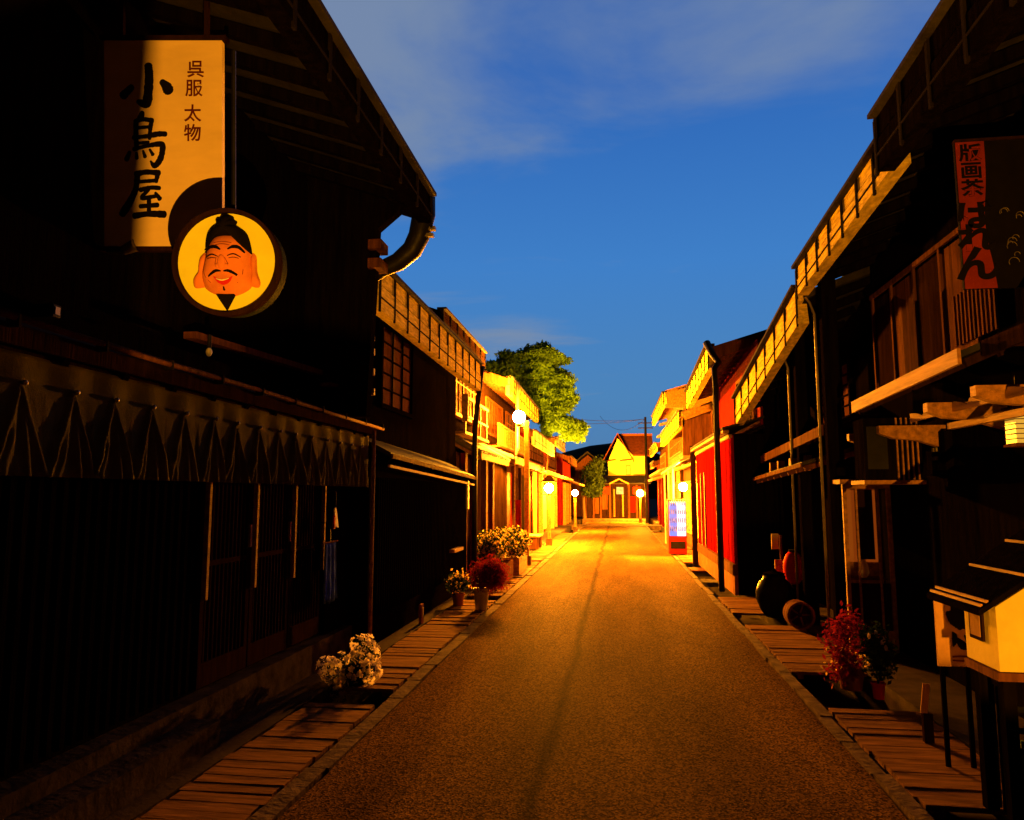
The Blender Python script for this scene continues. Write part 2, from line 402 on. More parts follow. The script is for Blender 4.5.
# ------------------------------------------------------------------ machiya town house builder
def machiya(name, label, side, y0, y1, xw, e0, e1, wallm, facadem, roofm, fascm, depth=6, slope=.36, pent=None, fh=.30, strap=.55,
            verge=True, zbase=0, gutterm=None, rafm=None):
    """side -1 = left of the street, +1 = right. e0/e1 = lower front edge of the eave at its near / far end."""
    o = -side; e0 = Vector(e0); e1 = Vector(e1)
    for e_ in (e0, e1): e_.x -= o*.15; e_.z -= .215
    root = thing(name, label, 'town house', (xw-o*depth/2, (y0+y1)/2, 0))
    zmin = min(e0.z, e1.z)
    zw = zmin+abs(xw-(e0.x+e1.x)/2)*slope+.02
    D = abs((xw-o*depth/2)-(e0.x+e1.x)/2); zr = zmin+D*slope
    wall = MB().prism_y([(xw, -.2), (xw, zw-.05), (xw-o*depth/2, zr-.03), (xw-o*depth, zw-.05), (xw-o*depth, -.2)], y0, y1)
    wall.build('wall', wallm, root)
    r = MB()
    for (ea, eb) in ((e0, e1),):
        ra = Vector((xw-o*depth/2, ea.y, ea.z+D*slope)); rb = Vector((xw-o*depth/2, eb.y, eb.z+D*slope))
        t = Vector((0, 0, .09)); u = Vector((0, 0, .05))
        r.hexa([ea+u, eb+u, rb+u, ra+u, ea+u+t, eb+u+t, rb+u+t, ra+u+t])
        ba = Vector((xw-o*(depth+.8), ea.y, ea.z+.0)); bb = Vector((xw-o*(depth+.8), eb.y, eb.z))
        r.hexa([ba+u, bb+u, rb+u, ra+u, ba+u+t, bb+u+t, rb+u+t, ra+u+t])
    ro = r.build('roof', roofm, root)
    # standing battens on the roof and a ridge cap
    m = MB(); nb = max(2, int((e1.y-e0.y)/.6))
    for i in range(nb+1):
        q = i/nb; a = e0.lerp(e1, q); b = Vector((xw-o*depth/2, a.y, a.z+D*slope)); up = Vector((0, 0, .155))
        m.beam(a+up+(b-a)*.12, b+up, .05, .035)
    m.build('roof_batten', roofm, ro)
    m = MB().beam(ra+Vector((0, 0, .20)), rb+Vector((0, 0, .20)), .34, .16); m.build('ridge', roofm, ro)
    # rafters under the eave
    m = MB(); nr = max(2, int((e1.y-e0.y)/.42))
    for i in range(nr+1):
        q = i/nr; a = e0.lerp(e1, q); a = a+Vector((-o*.06, (.05 if i == 0 else -.05 if i == nr else 0), .0)); L = abs(xw-a.x)+.05
        m.beam(a, a+Vector((-o*L, 0, L*slope)), .07, .09)
    m.build('rafter', rafm or facadem, root)
    # fascia in two courses, capped by the roof edge, strapped gutter
    oo = Vector((o*.05, 0, 0))
    m = MB()
    a, b = e0+Vector((0, 0, .05)), e1+Vector((0, 0, .05))
    m.beam(a+oo+Vector((0, 0, .13-fh*.12)), b+oo+Vector((0, 0, .13-fh*.12)), .07, fh*.5)
    fa = m.build('fascia', fascm, root)
    m = MB()
    h2 = fh*.60; c = Vector((o*.03, 0, .18-fh*.37-h2*.5-.02))
    m.beam(e0+c, e1+c, .13, h2)
    gu = m.build('gutter', gutterm or fascm, root)
    m = MB(); ns_ = max(2, int((e1-e0).length/strap))
    for i in range(ns_+1):
        q = i/ns_; a = e0.lerp(e1, q)+Vector((o*.03, 0, .13)); dz = fh*.9+.03
        m.beam(a+Vector((o*.065, 0, -dz)), a+Vector((o*.065, 0, .05)), .035, .02, (1, 0, 0))
        m.beam(a+Vector((-o*.02, 0, .06)), a+Vector((o*.07, 0, .06)), .035, .02)
    m.build('gutter_strap', strapm, gu)
    c = Vector((o*.10, 0, .18-fh*.37-h2*.5-.02))
    MB().beam(e0+c, e1+c, .008, .016).build('gutter_band', strapm, gu)
    m = MB(); c = Vector((o*.06, 0, .215)); m.beam(e0+c, e1+c, .18, .035); m.build('roof_edge', roofm, root)
    if verge:
        for ea in (e0, e1):
            rr = Vector((xw-o*depth/2, ea.y, ea.z+D*slope))
            MB().beam(ea+Vector((0, 0, .06)), rr+Vector((0, 0, .06)), .05, .22).build('verge_board', facadem, root)
    root['zw'] = 0; del root['zw']
    return root
def pent(root, side, y0, y1, xw, xe, ze0, ze1, slope, roofm, edgem, undm, edgeh=.09, name='pent_roof', rolls=False, brack=True):
    o = -side; L = abs(xe-xw); m = MB()
    a, b = Vector((xe, y0, ze0)), Vector((xe, y1, ze1)); ua, ub = a+Vector((-o*L, 0, L*slope)), b+Vector((-o*L, 0, L*slope))
    t = Vector((0, 0, .05))
    m.hexa([a, b, ub, ua, a+t, b+t, ub+t, ua+t]); pr = m.build(name, roofm, root)
    MB().beam(a+Vector((o*.012, 0, .01)), b+Vector((o*.012, 0, .01)), .025, edgeh).build('pent_edge', edgem, pr)
    m = MB(); n = max(2, int((y1-y0)/.45))
    for i in range(n+1):
        q = min(max(i/n, .01), .99); p = a.lerp(b, q)+Vector((0, 0, -.035))
        m.beam(p+Vector((-o*.03, 0, 0)), p+Vector((-o*L, 0, L*slope)), .045, .06)
    m.build('pent_rafter', undm, pr)
    if rolls:
        m = MB(); n = int((y1-y0)/.26)
        for i in range(n+1):
            p = a.lerp(b, i/n)+Vector((o*.02, 0, .06))
            m.tube([p, p+Vector((-o*L, 0, L*slope))], .065, 8)
        m.smooth = True; m.build('tile_roll', roofm, pr)
    return pr
def lattice(x, o, y0, y1, z0, z1, st=.06, w=.022, d=.03):
    m = MB(); n = int((y1-y0)/st)
    for i in range(n+1):
        y = y0+(y1-y0)*i/n; m.box(x, x+o*d, y-w/2, y+w/2, z0, z1)
    return m
def window(root, x, o, y0, y1, z0, z1, frm, pane, nv=4, nh=4, fr=.06, name='window'):
    m = MB()
    m.box(x, x+o*.05, y0-fr, y1+fr, z1, z1+fr); m.box(x, x+o*.05, y0-fr, y1+fr, z0-fr, z0)
    m.box(x, x+o*.05, y0-fr, y0, z0, z1); m.box(x, x+o*.05, y1, y1+fr, z0, z1)
    w = m.build(name, frm, root)
    MB().box(x+o*.004, x+o*.014, y0, y1, z0, z1).build('pane', pane, w)
    m = MB()
    for i in range(1, nv):
        y = y0+(y1-y0)*i/nv; m.box(x+o*.016, x+o*.036, y-.011, y+.011, z0, z1)
    for i in range(1, nh):
        z = z0+(z1-z0)*i/nh; m.box(x+o*.018, x+o*.032, y0, y1, z-.011, z+.011)
    m.build('muntin', frm, w); return w

# ---- L1 : the kimono shop, nearest on the left
E1n = Vector((-1.83, -5, 4.84)); E1f = Vector((-1.83, 7.30, 4.84))
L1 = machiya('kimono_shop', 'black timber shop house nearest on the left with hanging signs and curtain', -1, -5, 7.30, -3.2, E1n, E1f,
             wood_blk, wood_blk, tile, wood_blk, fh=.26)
MB().prism_y([(-3.19, 2.5), (-2.5, 2.5), (-2.47, 3.2), (-2.42, 4.45), (-2.12, 4.70), (-2.12, 4.76), (-3.19, 5.16)], 7.16, 7.28).build('wing_wall', wood_blk, L1)
m = MB()
for z in (4.02, 4.22): m.box(-2.50, -2.36, 7.10, 7.34, z, z+.10)
m.build('bracket_block', wood_br, L1)
# lower storey: posts, rail, sill, steps
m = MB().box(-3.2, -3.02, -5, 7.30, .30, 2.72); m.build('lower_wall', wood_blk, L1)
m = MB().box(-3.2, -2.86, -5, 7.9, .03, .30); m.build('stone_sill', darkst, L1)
MB().box(-2.86, -2.66, -1, 4.85, .03, .20).build('front_step', darkst, L1)
# lattice sliding doors
dy = [5.05, 5.78, 6.52, 7.26]
for i in range(3):
    a, b = dy[i]+.01, dy[i+1]-.01; d = MB(); xx = -3.0
    d.box(xx-.012, xx+.03, a, a+.05, .33, 2.2); d.box(xx-.012, xx+.03, b-.05, b, .33, 2.2)
    d.box(xx-.012, xx+.03, a+.05, b-.05, .33, .50); d.box(xx-.012, xx+.03, a+.05, b-.05, 2.1, 2.2); d.box(xx-.012, xx+.022, a+.05, b-.05, 1.18, 1.22)
    dr = d.build('sliding_door', wood_dk, L1)
    lattice(xx, 1, a+.09, b-.09, .5, 2.1, .055, .016, .02).build('door_lattice', wood_dk, dr)
    for yy in (a+.02, b-.03): MB().box(xx+.031, xx+.05, yy-.012, yy+.02, 1.28, 1.46).build('door_pull', tin, dr)
    MB().box(xx-.016, xx-.004, a+.05, b-.05, .5, 2.1).build('door_glass', glassd, dr)
for yy in (5.06, 5.79, 6.53, 7.22): MB().box(-2.968, -2.93, yy, yy+.03, .95, 2.0).build('lit_stile_edge', wood_y, L1)  # bright strips added as the lamp-lit edges of the stiles
lattice(-3.015, 1, -4, 4.95, .34, 2.3, .09, .035, .04).build('front_lattice', wood_blk, L1)
pr = pent(L1, -1, -4, 7.75, -3.2, -2.62, 2.40, 2.38, .45, tile, wood_dk, wood_blk)
m = MB().tube([(-2.555, 2.6, 2.465), (-2.555, 3.8, 2.452), (-2.555, 5.0, 2.457), (-2.555, 6.4, 2.436), (-2.555, 7.9, 2.425)], .016, 8); m.smooth = True; m.build('pent_gutter', wood_br, pr)
m = MB()
for i in range(10):
    y = 2.8+i*.56; m.box(-2.60, -2.535, y-.007, y+.007, 2.42, 2.475)
m.build('gutter_bracket', strapm, pr)
# second weathered ledge above the pent roof
a = P(190, 335, x=-3.02); b = P(357, 384, x=-3.02)
MB().beam(a, b, .10, .05).build('upper_ledge', wood_br, L1)
a = P(325, 384, x=-2.86); b = P(357, 391, x=-2.86)
MB().beam(a, b, .12, .03).build('ledge_board', wood_br, L1)
window(L1, -3.19, 1, .5, 3.2, 3.1, 3.9, wood_blk, glassd, 14, 1)
# downpipe at the far corner
c0 = P(424, 214, y=7.36); pts = [c0, P(419, 236, y=7.40), P(412, 250, y=7.42), P(398, 262, y=7.44), P(380, 270, y=7.44), P(368, 283, y=7.44)]
m = MB().tube([c0+Vector((0, 0, .18))]+pts, [.12, .125, .115, .11, .10, .09, .045], 12); m.smooth = True; dp = m.build('downpipe', iron, L1)
m = MB().tube([pts[-1], P(367, 330, y=7.44), P(366, 400, y=7.44)], .03, 8); m.smooth = True; m.build('lower_downpipe', tin, dp)
q = P(431, 226, y=7.36)
MB().box(q.x-.045, q.x+.05, q.y-.03, q.y+.03, q.z-.05, q.z-.01).build('pipe_clamp', steel, dp)
MB().box(q.x-.075, q.x+.03, q.y-.03, q.y+.03, q.z-.12, q.z-.085).build('pipe_clamp', steel, dp)
for j, v in enumerate((338, 352, 372, 392)):
    q = P(369, v, y=7.46); MB().box(q.x-.05, q.x+.06, q.y-.02, q.y+.02, q.z-.035, q.z+.035).build('pipe_clamp', wood_y, dp)
# slim pole under the pent gutter
m = MB().tube([(-2.60, 7.72, .03), (-2.60, 7.72, 2.40)], .022, 8); m.smooth = True; m.build('corner_pole', wood_y, L1)

# ---- pleated curtain
cur = thing('hanging_curtain', 'long pleated shop curtain pinned up in swags below the left gutter', 'curtain', (-2.66, 4.5, 1.78))
pins = [1.0+.325*i+random.uniform(-.03, .03) for i in range(21)]; pamp = [random.uniform(.6, 1.25) for _ in pins]; pskew = [random.uniform(-.12, .12) for _ in pins]
m = MB(); ny, nz = 760, 22; yA, yB = .9, 7.75
for k in range(nz+1):
    z = 2.34-(2.34-1.785)*k/nz
    for i in range(ny+1):
        y = yA+(yB-yA)*i/ny
        d = min(range(len(pins)), key=lambda q: abs(y-pins[q])); s_ = abs(y-pins[d])/.1625*(1+pskew[d]*(1 if y > pins[d] else -1))
        t = max(0, (2.20-z)/.415); w = .07+.10*t
        rdg = math.exp(-((s_-.92*t)/w)**2)+.6*math.exp(-((s_-.40*t)/w)**2)*min(1, t*2)
        sw = .052*pamp[d]*rdg*min(1, .35+t)+.006*math.sin(y*31+d*2.1+z*5)*t+.004*math.sin(y*83+z*17)*t
        if z > 2.2: sw = .012*math.cos(s_*3)*(1-(z-2.2)/.2)
        m.v.append((-2.67+sw, y, z))
for k in range(nz):
    for i in range(ny): a = k*(ny+1)+i; m.f.append((a, a+1, a+ny+2, a+ny+1))
m.smooth = True
o = m.build('curtain_cloth', cloth, cur); so_ = o.modifiers.new('thickness', 'SOLIDIFY'); so_.thickness = .006
for y in pins:
    mm = MB().sphere((-2.645, y, 2.205), .014, 8, 6); mm.smooth = True; mm.build('curtain_pin', steel, cur)
m = MB().tube([(-2.69, yA, 2.35), (-2.69, yB, 2.35)], .015, 8); m.build('curtain_rod', wood_dk, cur)

# ---- small bulb, box on the wall
q = P(209, 352, x=-2.78)
b = thing('eave_bulb', 'small unlit white bulb hanging above the left pent gutter', 'light bulb', q)
m = MB().sphere(q, .022, 10, 8, (1, 1, 1.4)); m.smooth = True; m.build('bulb', whitep, b)
MB().tube([q+Vector((0, 0, .03)), q+Vector((0, 0, .12))], .014, 8).build('socket', iron, b)
q = P(57, 311, x=-2.9)
b = thing('wall_meter', 'small grey meter box high on the dark shop wall at far left', 'meter box', q)
MB().box(q.x-.25, q.x, q.y-.03, q.y+.03, q.z-.035, q.z+.035).build('case', iron, b, bevel=.006); MB().box(q.x+.002, q.x+.006, q.y-.016, q.y+.016, q.z-.02, q.z+.02).build('dial', whitep, b)
q = P(131, 250, x=-3.0)
b = thing('sign_spotlight', 'tiny dark lamp head under the long cream shop sign', 'sign lamp', q)
MB().box(q.x-.16, q.x-.05, q.y-.012, q.y+.012, q.z-.01, q.z+.01).build('arm', iron, b)
m = MB().tube([q+Vector((-.05, 0, .0)), q+Vector((.03, 0, .03))], [.03, .04], 10); m.build('shade', tin, b)

# ------------------------------------------------------------------ signs with lettering
def ribbon(pts, h, frame, thick=.004, n=8, zoff=0):
    """pts: (x, y, width) in sign units; returns (verts, faces) of a raised brush stroke"""
    c = [Vector((p[0], p[1], p[2])) for p in pts]; fine = []
    for i in range(len(c)-1):
        p0, p1, p2, p3 = c[max(i-1, 0)], c[i], c[i+1], c[min(i+2, len(c)-1)]
        for k in range(n):
            t = k/n
            fine.append(.5*((2*p1)+(p2-p0)*t+(2*p0-5*p1+4*p2-p3)*t*t+(3*p1-p0-3*p2+p3)*t**3))
    fine.append(c[-1]); outl_l, outl_r = [], []
    def dirn(i):
        a = fine[max(i-1, 0)]; b = fine[min(i+1, len(fine)-1)]; d = Vector((b.x-a.x, b.y-a.y)); return d.normalized() if d.length > 1e-9 else Vector((1, 0))
    for i, p in enumerate(fine):
        d = dirn(i); nn = Vector((-d.y, d.x)); wv = p.z*.5*(1+.07*math.sin(i*1.7+p.x*40))
        outl_l.append((p.x+nn.x*wv, p.y+nn.y*wv)); outl_r.append((p.x-nn.x*wv, p.y-nn.y*wv))
    d = dirn(0); e = dirn(len(fine)-1); w0 = fine[0].z*.4; w1 = fine[-1].z*.4
    quads = [[outl_l[i], outl_l[i+1], outl_r[i+1], outl_r[i]] for i in range(len(fine)-1)]
    def capf(p, dd, sgn, L, Rr):
        cpts = [L]
        for k in range(1, 6):
            t = math.pi*k/6; nn = Vector((-dd.y, dd.x)); w_ = p.z*.5
            cpts.append((p.x+nn.x*w_*math.cos(t)+sgn*dd.x*w_*.8*math.sin(t), p.y+nn.y*w_*math.cos(t)+sgn*dd.y*w_*.8*math.sin(t)))
        cpts.append(Rr); return cpts
    quads.append(capf(fine[0], d, -1, outl_l[0], outl_r[0])); quads.append(capf(fine[-1], e, 1, outl_l[-1], outl_r[-1]))
    m = MB()
    for qd in quads: m.add([frame(x, y, h+zoff) for x, y in qd], [tuple(range(len(qd)))])
    return m
def strokes(lst, frame, name, m_, root, base=.003):
    M = MB()
    for i, s_ in enumerate(lst):
        r_ = ribbon(s_, base, frame, zoff=i*.0003); M.add(r_.v, r_.f)
    return M.build(name, m_, root)
def text_part(txt, size, at, rot, m_, root, name='lettering', sx=1, off=0, ext=.002):
    cu = bpy.data.curves.new(name, 'FONT'); cu.body = txt; cu.size = size; cu.align_x = 'CENTER'; cu.align_y = 'CENTER'; cu.extrude = ext; cu.offset = off; cu.space_line = .86
    tmp = bpy.data.objects.new(name, cu); sc.collection.objects.link(tmp)
    bpy.context.view_layer.update()
    dg = bpy.context.evaluated_depsgraph_get(); me = bpy.data.meshes.new_from_object(tmp.evaluated_get(dg)); bpy.data.objects.remove(tmp)
    me.materials.clear(); me.materials.append(m_)
    o = bpy.data.objects.new(name, me); sc.collection.objects.link(o); o.parent = root
    o.location = Vector(at)-ROOT[root.name]; o.rotation_euler = rot; o.scale = (sx, 1, 1); ROOT[o.name] = ROOT[root.name]
    return o
# long sign
SY = 4.15; tl = P(108, 40, y=SY); br = P(229, 243, y=SY); tr_ = P(229, 40, y=SY)
sx0, sx1 = P(110, 140, y=SY).x, P(229, 140, y=SY).x; sz1 = tl.z-.01; sz0 = br.z
sg = thing('shop_sign', 'tall cream hanging sign with black brush characters on the left shop front', 'sign', ((sx0+sx1)/2, SY, sz0))
MB().box(sx0, sx1, SY, SY+.05, sz0, sz1).build('sign_board', board, sg, bevel=.006)
m = MB(); m.box(sx0-.03, sx1+.03, SY-.006, SY+.056, sz1+.002, sz1+.03); m.box(sx0-.03, sx1+.03, SY-.006, SY+.056, sz0-.03, sz0-.002)
m.box(sx0+.1, sx0+.13, SY+.01, SY+.04, sz1+.03, sz1+.5); m.box(sx1-.13, sx1-.1, SY+.01, SY+.04, sz1+.03, sz1+.6)
m.build('sign_frame', wood_dk, sg)
def fr_sign(x, y, h):   # x 0..1, y 0..1 downward
    return Vector((sx0+(sx1-sx0)*x, SY-h, sz1-(sz1-sz0)*y))
# sign units: measured grid 545 wide x 925 high
Sx = lambda p: ((p[0]+30)/549., (p[1]+45)/925.)
asp = (sz1-sz0)/(sx1-sx0)
def frg(x, y, h):
    a, b_ = Sx((x, y)); return fr_sign(a, b_, h)
K = [ # small
 [(178,72,38),(182,120,42),(178,190,42),(168,240,46),(130,232,20)], [(100,168,30),(80,188,34),(62,205,40)], [(243,145,30),(262,165,48),(272,182,50)],
 # bird
 [(150,282,22),(143,306,34)], [(121,318,22),(121,380,22),(124,440,20)], [(124,318,20),(160,312,20),(196,318,24)], [(194,318,22),(188,352,20),(184,398,18)],
 [(126,350,16),(180,346,16)], [(110,394,20),(170,388,20),(225,378,26),(258,378,24)], [(126,420,16),(180,414,14)],
 [(112,446,20),(170,432,18),(238,424,28),(244,455,28),(232,495,28),(208,520,26),(190,500,10)],
 [(92,460,18),(78,492,24)], [(124,462,12),(126,486,18)], [(155,454,12),(164,480,18)], [(186,448,12),(200,470,18)],
 # house
 [(122,556,28),(170,548,24),(226,552,28)], [(224,552,24),(214,590,20)], [(128,592,18),(214,586,18)],
 [(128,556,28),(122,618,28),(96,676,32),(58,735,34)], [(142,628,22),(190,618,20),(230,620,20)], [(180,628,16),(148,664,20),(212,656,18)],
 [(212,642,14),(232,668,22)], [(182,664,20),(182,738,20)], [(142,702,20),(222,696,22)], [(116,744,30),(180,736,26),(252,738,34)]]
for ka, kb in ((0, 3), (3, 15), (15, 27)): strokes(K[ka:kb], frg, 'brush_character', ink, sg)
rx = (math.pi/2, 0, 0)
cw = (sx1-sx0)/549.
for ch, cx, cy in (('呉', 402, 92), ('服', 394, 177), ('太', 388, 290), ('物', 388, 378)):
    text_part(ch, 82*cw, frg(cx-4, cy, .004), rx, ink_r, sg, 'small_lettering', 1.0, .0012)

sg.scale = (.90, 1, .915); sg.rotation_euler = (TH, 0, PS)   # hung tilted forward, towards the people in the street
# round emblem sign: drum with a carved smiling head
DY = 3.38; dc = P(228, 260, y=DY); DR = 55/ (F/ (dc-Vector((0,0,CH))).dot(Vector(fw)))
dr_ = thing('round_emblem_sign', 'round yellow sign with carved smiling bearded head hanging beside the cream sign', 'sign', dc-Vector((0, 0, DR*1.1)))
def ring_y(m, c, r, y0, y1, n=48):
    m.prism_y([(c.x+r*math.cos(2*math.pi*k/n), c.z+r*math.sin(2*math.pi*k/n)) for k in range(n)], y0, y1); return m
m = ring_y(MB(), dc, DR*1.0, DY+.045, DY+.17); m.build('drum', mat('green black drum paint', (.010, .016, .007), .7, spec=.05), dr_)
m = MB(); n = 56
for k in range(n):
    for rr, yy in ((DR*.955, DY), (DR*1.035, DY), (DR*1.035, DY+.06), (DR*.955, DY+.06)):
        t = 2*math.pi*k/n; m.v.append((dc.x+rr*math.cos(t), yy, dc.z+rr*math.sin(t)))
for k in range(n):
    for j in range(4):
        a, b_ = k*4+j, k*4+(j+1) % 4; c_, d_ = ((k+1) % n)*4+(j+1) % 4, ((k+1) % n)*4+j; m.f.append((a, b_, c_, d_))
m.smooth = False; m.build('rim', wood_dk, dr_)
ring_y(MB(), dc, DR*.96, DY+.03, DY+.05).build('face_plate', yellowp, dr_)
MB().tube([dc+Vector((0, .12, DR)), dc+Vector((0, .12, DR+.9))], .012, 6).build('hanger', iron, dr_)
DF = DY+.03
def fd(x, y, h): return Vector((dc.x+(x-383)/340*DR*.95, DF-h, dc.z-(y-410)/340*DR*.95))
def infl(pts, ctr, H, base=.001, rings=6):
    M = MB(); n = len(pts)
    for r_ in range(rings+1):
        t = r_/rings; s_ = 1-t
        hh = base+H*math.sqrt(max(0, 1-(1-t)**2))
        for p in pts: M.v.append(tuple(fd(ctr[0]+(p[0]-ctr[0])*s_, ctr[1]+(p[1]-ctr[1])*s_, hh if r_ else 0)))
    for r_ in range(rings):
        for k in range(n): M.f.append((r_*n+k, r_*n+(k+1) % n, (r_+1)*n+(k+1) % n, (r_+1)*n+k))
    M.smooth = True; return M
def sm(pts, n=4):
    o_ = []; c = [Vector(p) for p in pts]; L = len(c)
    for i in range(L):
        p0, p1, p2, p3 = c[i-1], c[i], c[(i+1) % L], c[(i+2) % L]
        for k in range(n):
            t = k/n; o_.append(tuple(.5*((2*p1)+(p2-p0)*t+(2*p0-5*p1+4*p2-p3)*t*t+(3*p1-p0-3*p2+p3)*t**3)))
    return o_
head = [(252,300),(236,370),(218,440),(206,520),(236,590),(310,632),(385,644),(465,632),(545,585),(574,500),(562,420),(545,350),(520,270),(470,222),(383,205),(300,225)]
infl(sm(head), (385,430), .085).build('carved_face', skin, dr_)
infl(sm([(238,356),(205,356),(190,420),(185,480),(148,540),(160,582),(205,582),(236,555)]), (205,480), .03).build('carved_ear', skin, dr_)
infl(sm([(548,356),(582,362),(588,430),(592,480),(612,545),(600,580),(560,575),(546,550)]), (578,480), .03).build('carved_ear', skin, dr_)
def headh(x, y, k=.085):
    t = 1-min(1, math.hypot((x-385)/185, (y-430)/215)); return .001+k*math.sqrt(max(0, 1-(1-t)**2))
hair = [(236,372),(238,300),(258,225),(300,185),(340,165),(318,140),(330,112),(358,108),(372,84),(400,78),(425,90),(432,112),(452,125),(444,160),(490,178),(525,220),(548,300),(554,352),(535,335),(505,258),(440,238),(340,240),(290,262),(258,330)]
M = MB(); n_ = len(hair)
hs = sm(hair, 3); infl(hs, (395,190), .10).build('carved_hair', ink, dr_)
def fs(x, y, h): 
    return fd(x, y, headh(x, y)+h)
def fstr(lst, nm, m_, hh=.004):
    M = MB()
    for i, s_ in enumerate(lst):
        r_ = ribbon(s_, hh, fs, zoff=i*.0004, n=6); M.add(r_.v, r_.f)
    return M.build(nm, m_, dr_)
fstr([[(262,352,14),(295,322,22),(335,318,24),(372,338,10)], [(424,334,10),(455,316,24),(490,320,22),(524,352,12)]], 'painted_brow', ink)
fstr([[(270,392,5),(315,372,9),(360,388,5)], [(424,382,5),(462,368,9),(505,388,5)], [(280,402,3),(318,396,4),(350,400,3)], [(434,398,3),(465,392,4),(495,398,3)]], 'painted_eye', ink)
fstr([[(320,288,4),(380,280,4),(440,288,4)], [(330,306,4),(380,298,4),(430,306,4)], [(350,395,3),(342,440,4)], [(408,395,3),(430,438,4)], [(250,470,3),(262,520,4),(300,560,3)], [(520,470,3),(510,520,4),(480,560,3)]], 'painted_wrinkle', ink_r)
M = MB(); c_ = fs(384, 425, .004)
M.sphere((c_.x, c_.y, c_.z), DR*.10, 14, 10, (.75, .28, 1.35)); q = fs(362, 448, .002); M.sphere(q, DR*.06, 10, 8, (1, .4, .8)); q = fs(410, 448, .002); M.sphere(q, DR*.06, 10, 8, (1, .4, .8))
M.smooth = True; M.build('carved_nose', skin, dr_)
fstr([[(378,486,8),(345,484,20),(305,505,16),(272,530,6)], [(400,486,8),(432,484,20),(475,505,16),(506,534,6)]], 'painted_moustache', ink)
fstr([[(328,522,6),(355,548,22),(390,562,28),(425,548,22),(452,520,6)]], 'painted_lips', redp, .004)
fstr([[(345,536,4),(385,546,9),(430,534,4)]], 'painted_teeth', whitep, .007)
fstr([[(388,590,10),(388,606,16)]], 'painted_goatee', ink, .006)
MB().add([fd(318,632,.03), fd(442,632,.03), fd(384,742,.012), fd(318,632,0), fd(442,632,0), fd(384,742,0)], [(0,1,2),(0,3,4,1),(1,4,5,2),(2,5,3,0)]).build('carved_beard', ink, dr_)

dr_.scale = (.94, .94, .94); dr_.rotation_euler = (TH, 0, PS)
# ground spotlight behind the viewer that washes the hanging signs
SP = Vector((.85, -.9, .0))
sp = thing('ground_spotlight', 'low black spotlight on the paving aimed up at the hanging shop signs', 'spotlight', SP)
MB().box(SP.x-.10, SP.x+.10, SP.y-.24, SP.y-.04, .04, .06).build('base_plate', iron, sp)
MB().box(SP.x-.13, SP.x+.13, SP.y-.22, SP.y-.20, .10, .36).build('housing', iron, sp)
MB().hexa([(SP.x-.2,SP.y-.2,.12),(SP.x+.5,SP.y-.2,.12),(SP.x+.5,SP.y+.45,.25),(SP.x-.2,SP.y+.45,.25),(SP.x-.2,SP.y-.2,.13),(SP.x+.5,SP.y-.2,.13),(SP.x+.5,SP.y+.45,.26),(SP.x-.2,SP.y+.45,.26)]).build('lower_flap', iron, sp)  # added out of view to keep the beam off the road
lf_ = MB(); fy = SP.y+.30
lf_.hexa([(SP.x-.50,fy,.10),(SP.x-.12,fy,.10),(SP.x-.12,fy+.005,.10),(SP.x-.50,fy+.005,.10),(SP.x-.50,fy,.46),(SP.x-.12,fy,.36),(SP.x-.12,fy+.005,.36),(SP.x-.50,fy+.005,.46)])
lf_.build('raised_flap', iron, sp)  # added out of view to keep the beam off the curtain
ft = SP.y+.30; zt_ = .22+.40*.92
MB().hexa([(SP.x-.75,ft,zt_+.10),(SP.x+.5,ft,zt_),(SP.x+.5,ft+.005,zt_),(SP.x-.75,ft+.005,zt_+.10),(SP.x-.75,ft,zt_+.8),(SP.x+.5,ft,zt_+.8),(SP.x+.5,ft+.005,zt_+.8),(SP.x-.75,ft+.005,zt_+.8)]).build('top_flap', iron, sp)  # added out of view to cut the beam below the soffit
# side flap, added out of view: its edge makes the sharp dark strip at the wall side of the long sign
src = SP+Vector((0, -.10, .22)); edge = P(140, 140, y=SY); dd = (edge-src).normalized()
hx = src+dd*(.42/dd.y)
MB().box(hx.x-.35, hx.x, hx.y, hx.y+.006, .16, .62).build('side_flap', iron, sp)
ld = bpy.data.lights.new('spotlight_beam', 'POINT'); ld.energy = 2600; ld.color = (1, .36, .015); ld.shadow_soft_size = .006
lo = bpy.data.objects.new('spotlight_beam', ld); sc.collection.objects.link(lo); lo.parent = sp; lo.location = (0, -.10, .22)

# ------------------------------------------------------------------ left row beyond the shop
e0 = P(396, 260, y=8.0); e0.y = 7.62; e1 = P(484, 361, y=13.4); e0.z = 4.22; e0.x = e1.x-.06; e1.z = 4.12
L2 = machiya('lattice_house', 'low black lattice house with a lit strapped gutter beyond the kimono shop', -1, 7.34, 13.4, -2.95, e0, e1, wood_blk, wood_blk, tile, fascia_lit, fh=.46, strap=.5, gutterm=fascia_lit)
window(L2, -2.94, 1, 8.9, 10.25, 2.85, 3.85, wood_blk, shoji, 3, 5)
MB().box(-2.95, -2.72, 7.96, 13.38, .03, 2.02).build('lower_wall', wood_blk, L2)
lattice(-2.715, 1, 8.2, 13.2, .35, 1.9, .085, .03, .03).build('front_lattice', wood_blk, L2)
pent(L2, -1, 7.96, 12.9, -2.94, -2.48, 2.12, 1.98, .5, tile, wood_br, wood_blk, .05)
MB().beam((-2.50, 7.96, 2.02), (-2.50, 12.9, 1.88), .03, .03).build('lower_edge_rail', wood_y, L2)
m = MB().tube([P(482, 366, y=13.45), P(478, 400, y=13.46), P(475, 430, y=13.46), Vector((P(475, 430, y=13.46).x, 13.46, .05))], .05, 8); m.smooth = True; m.build('downpipe', iron, L2)
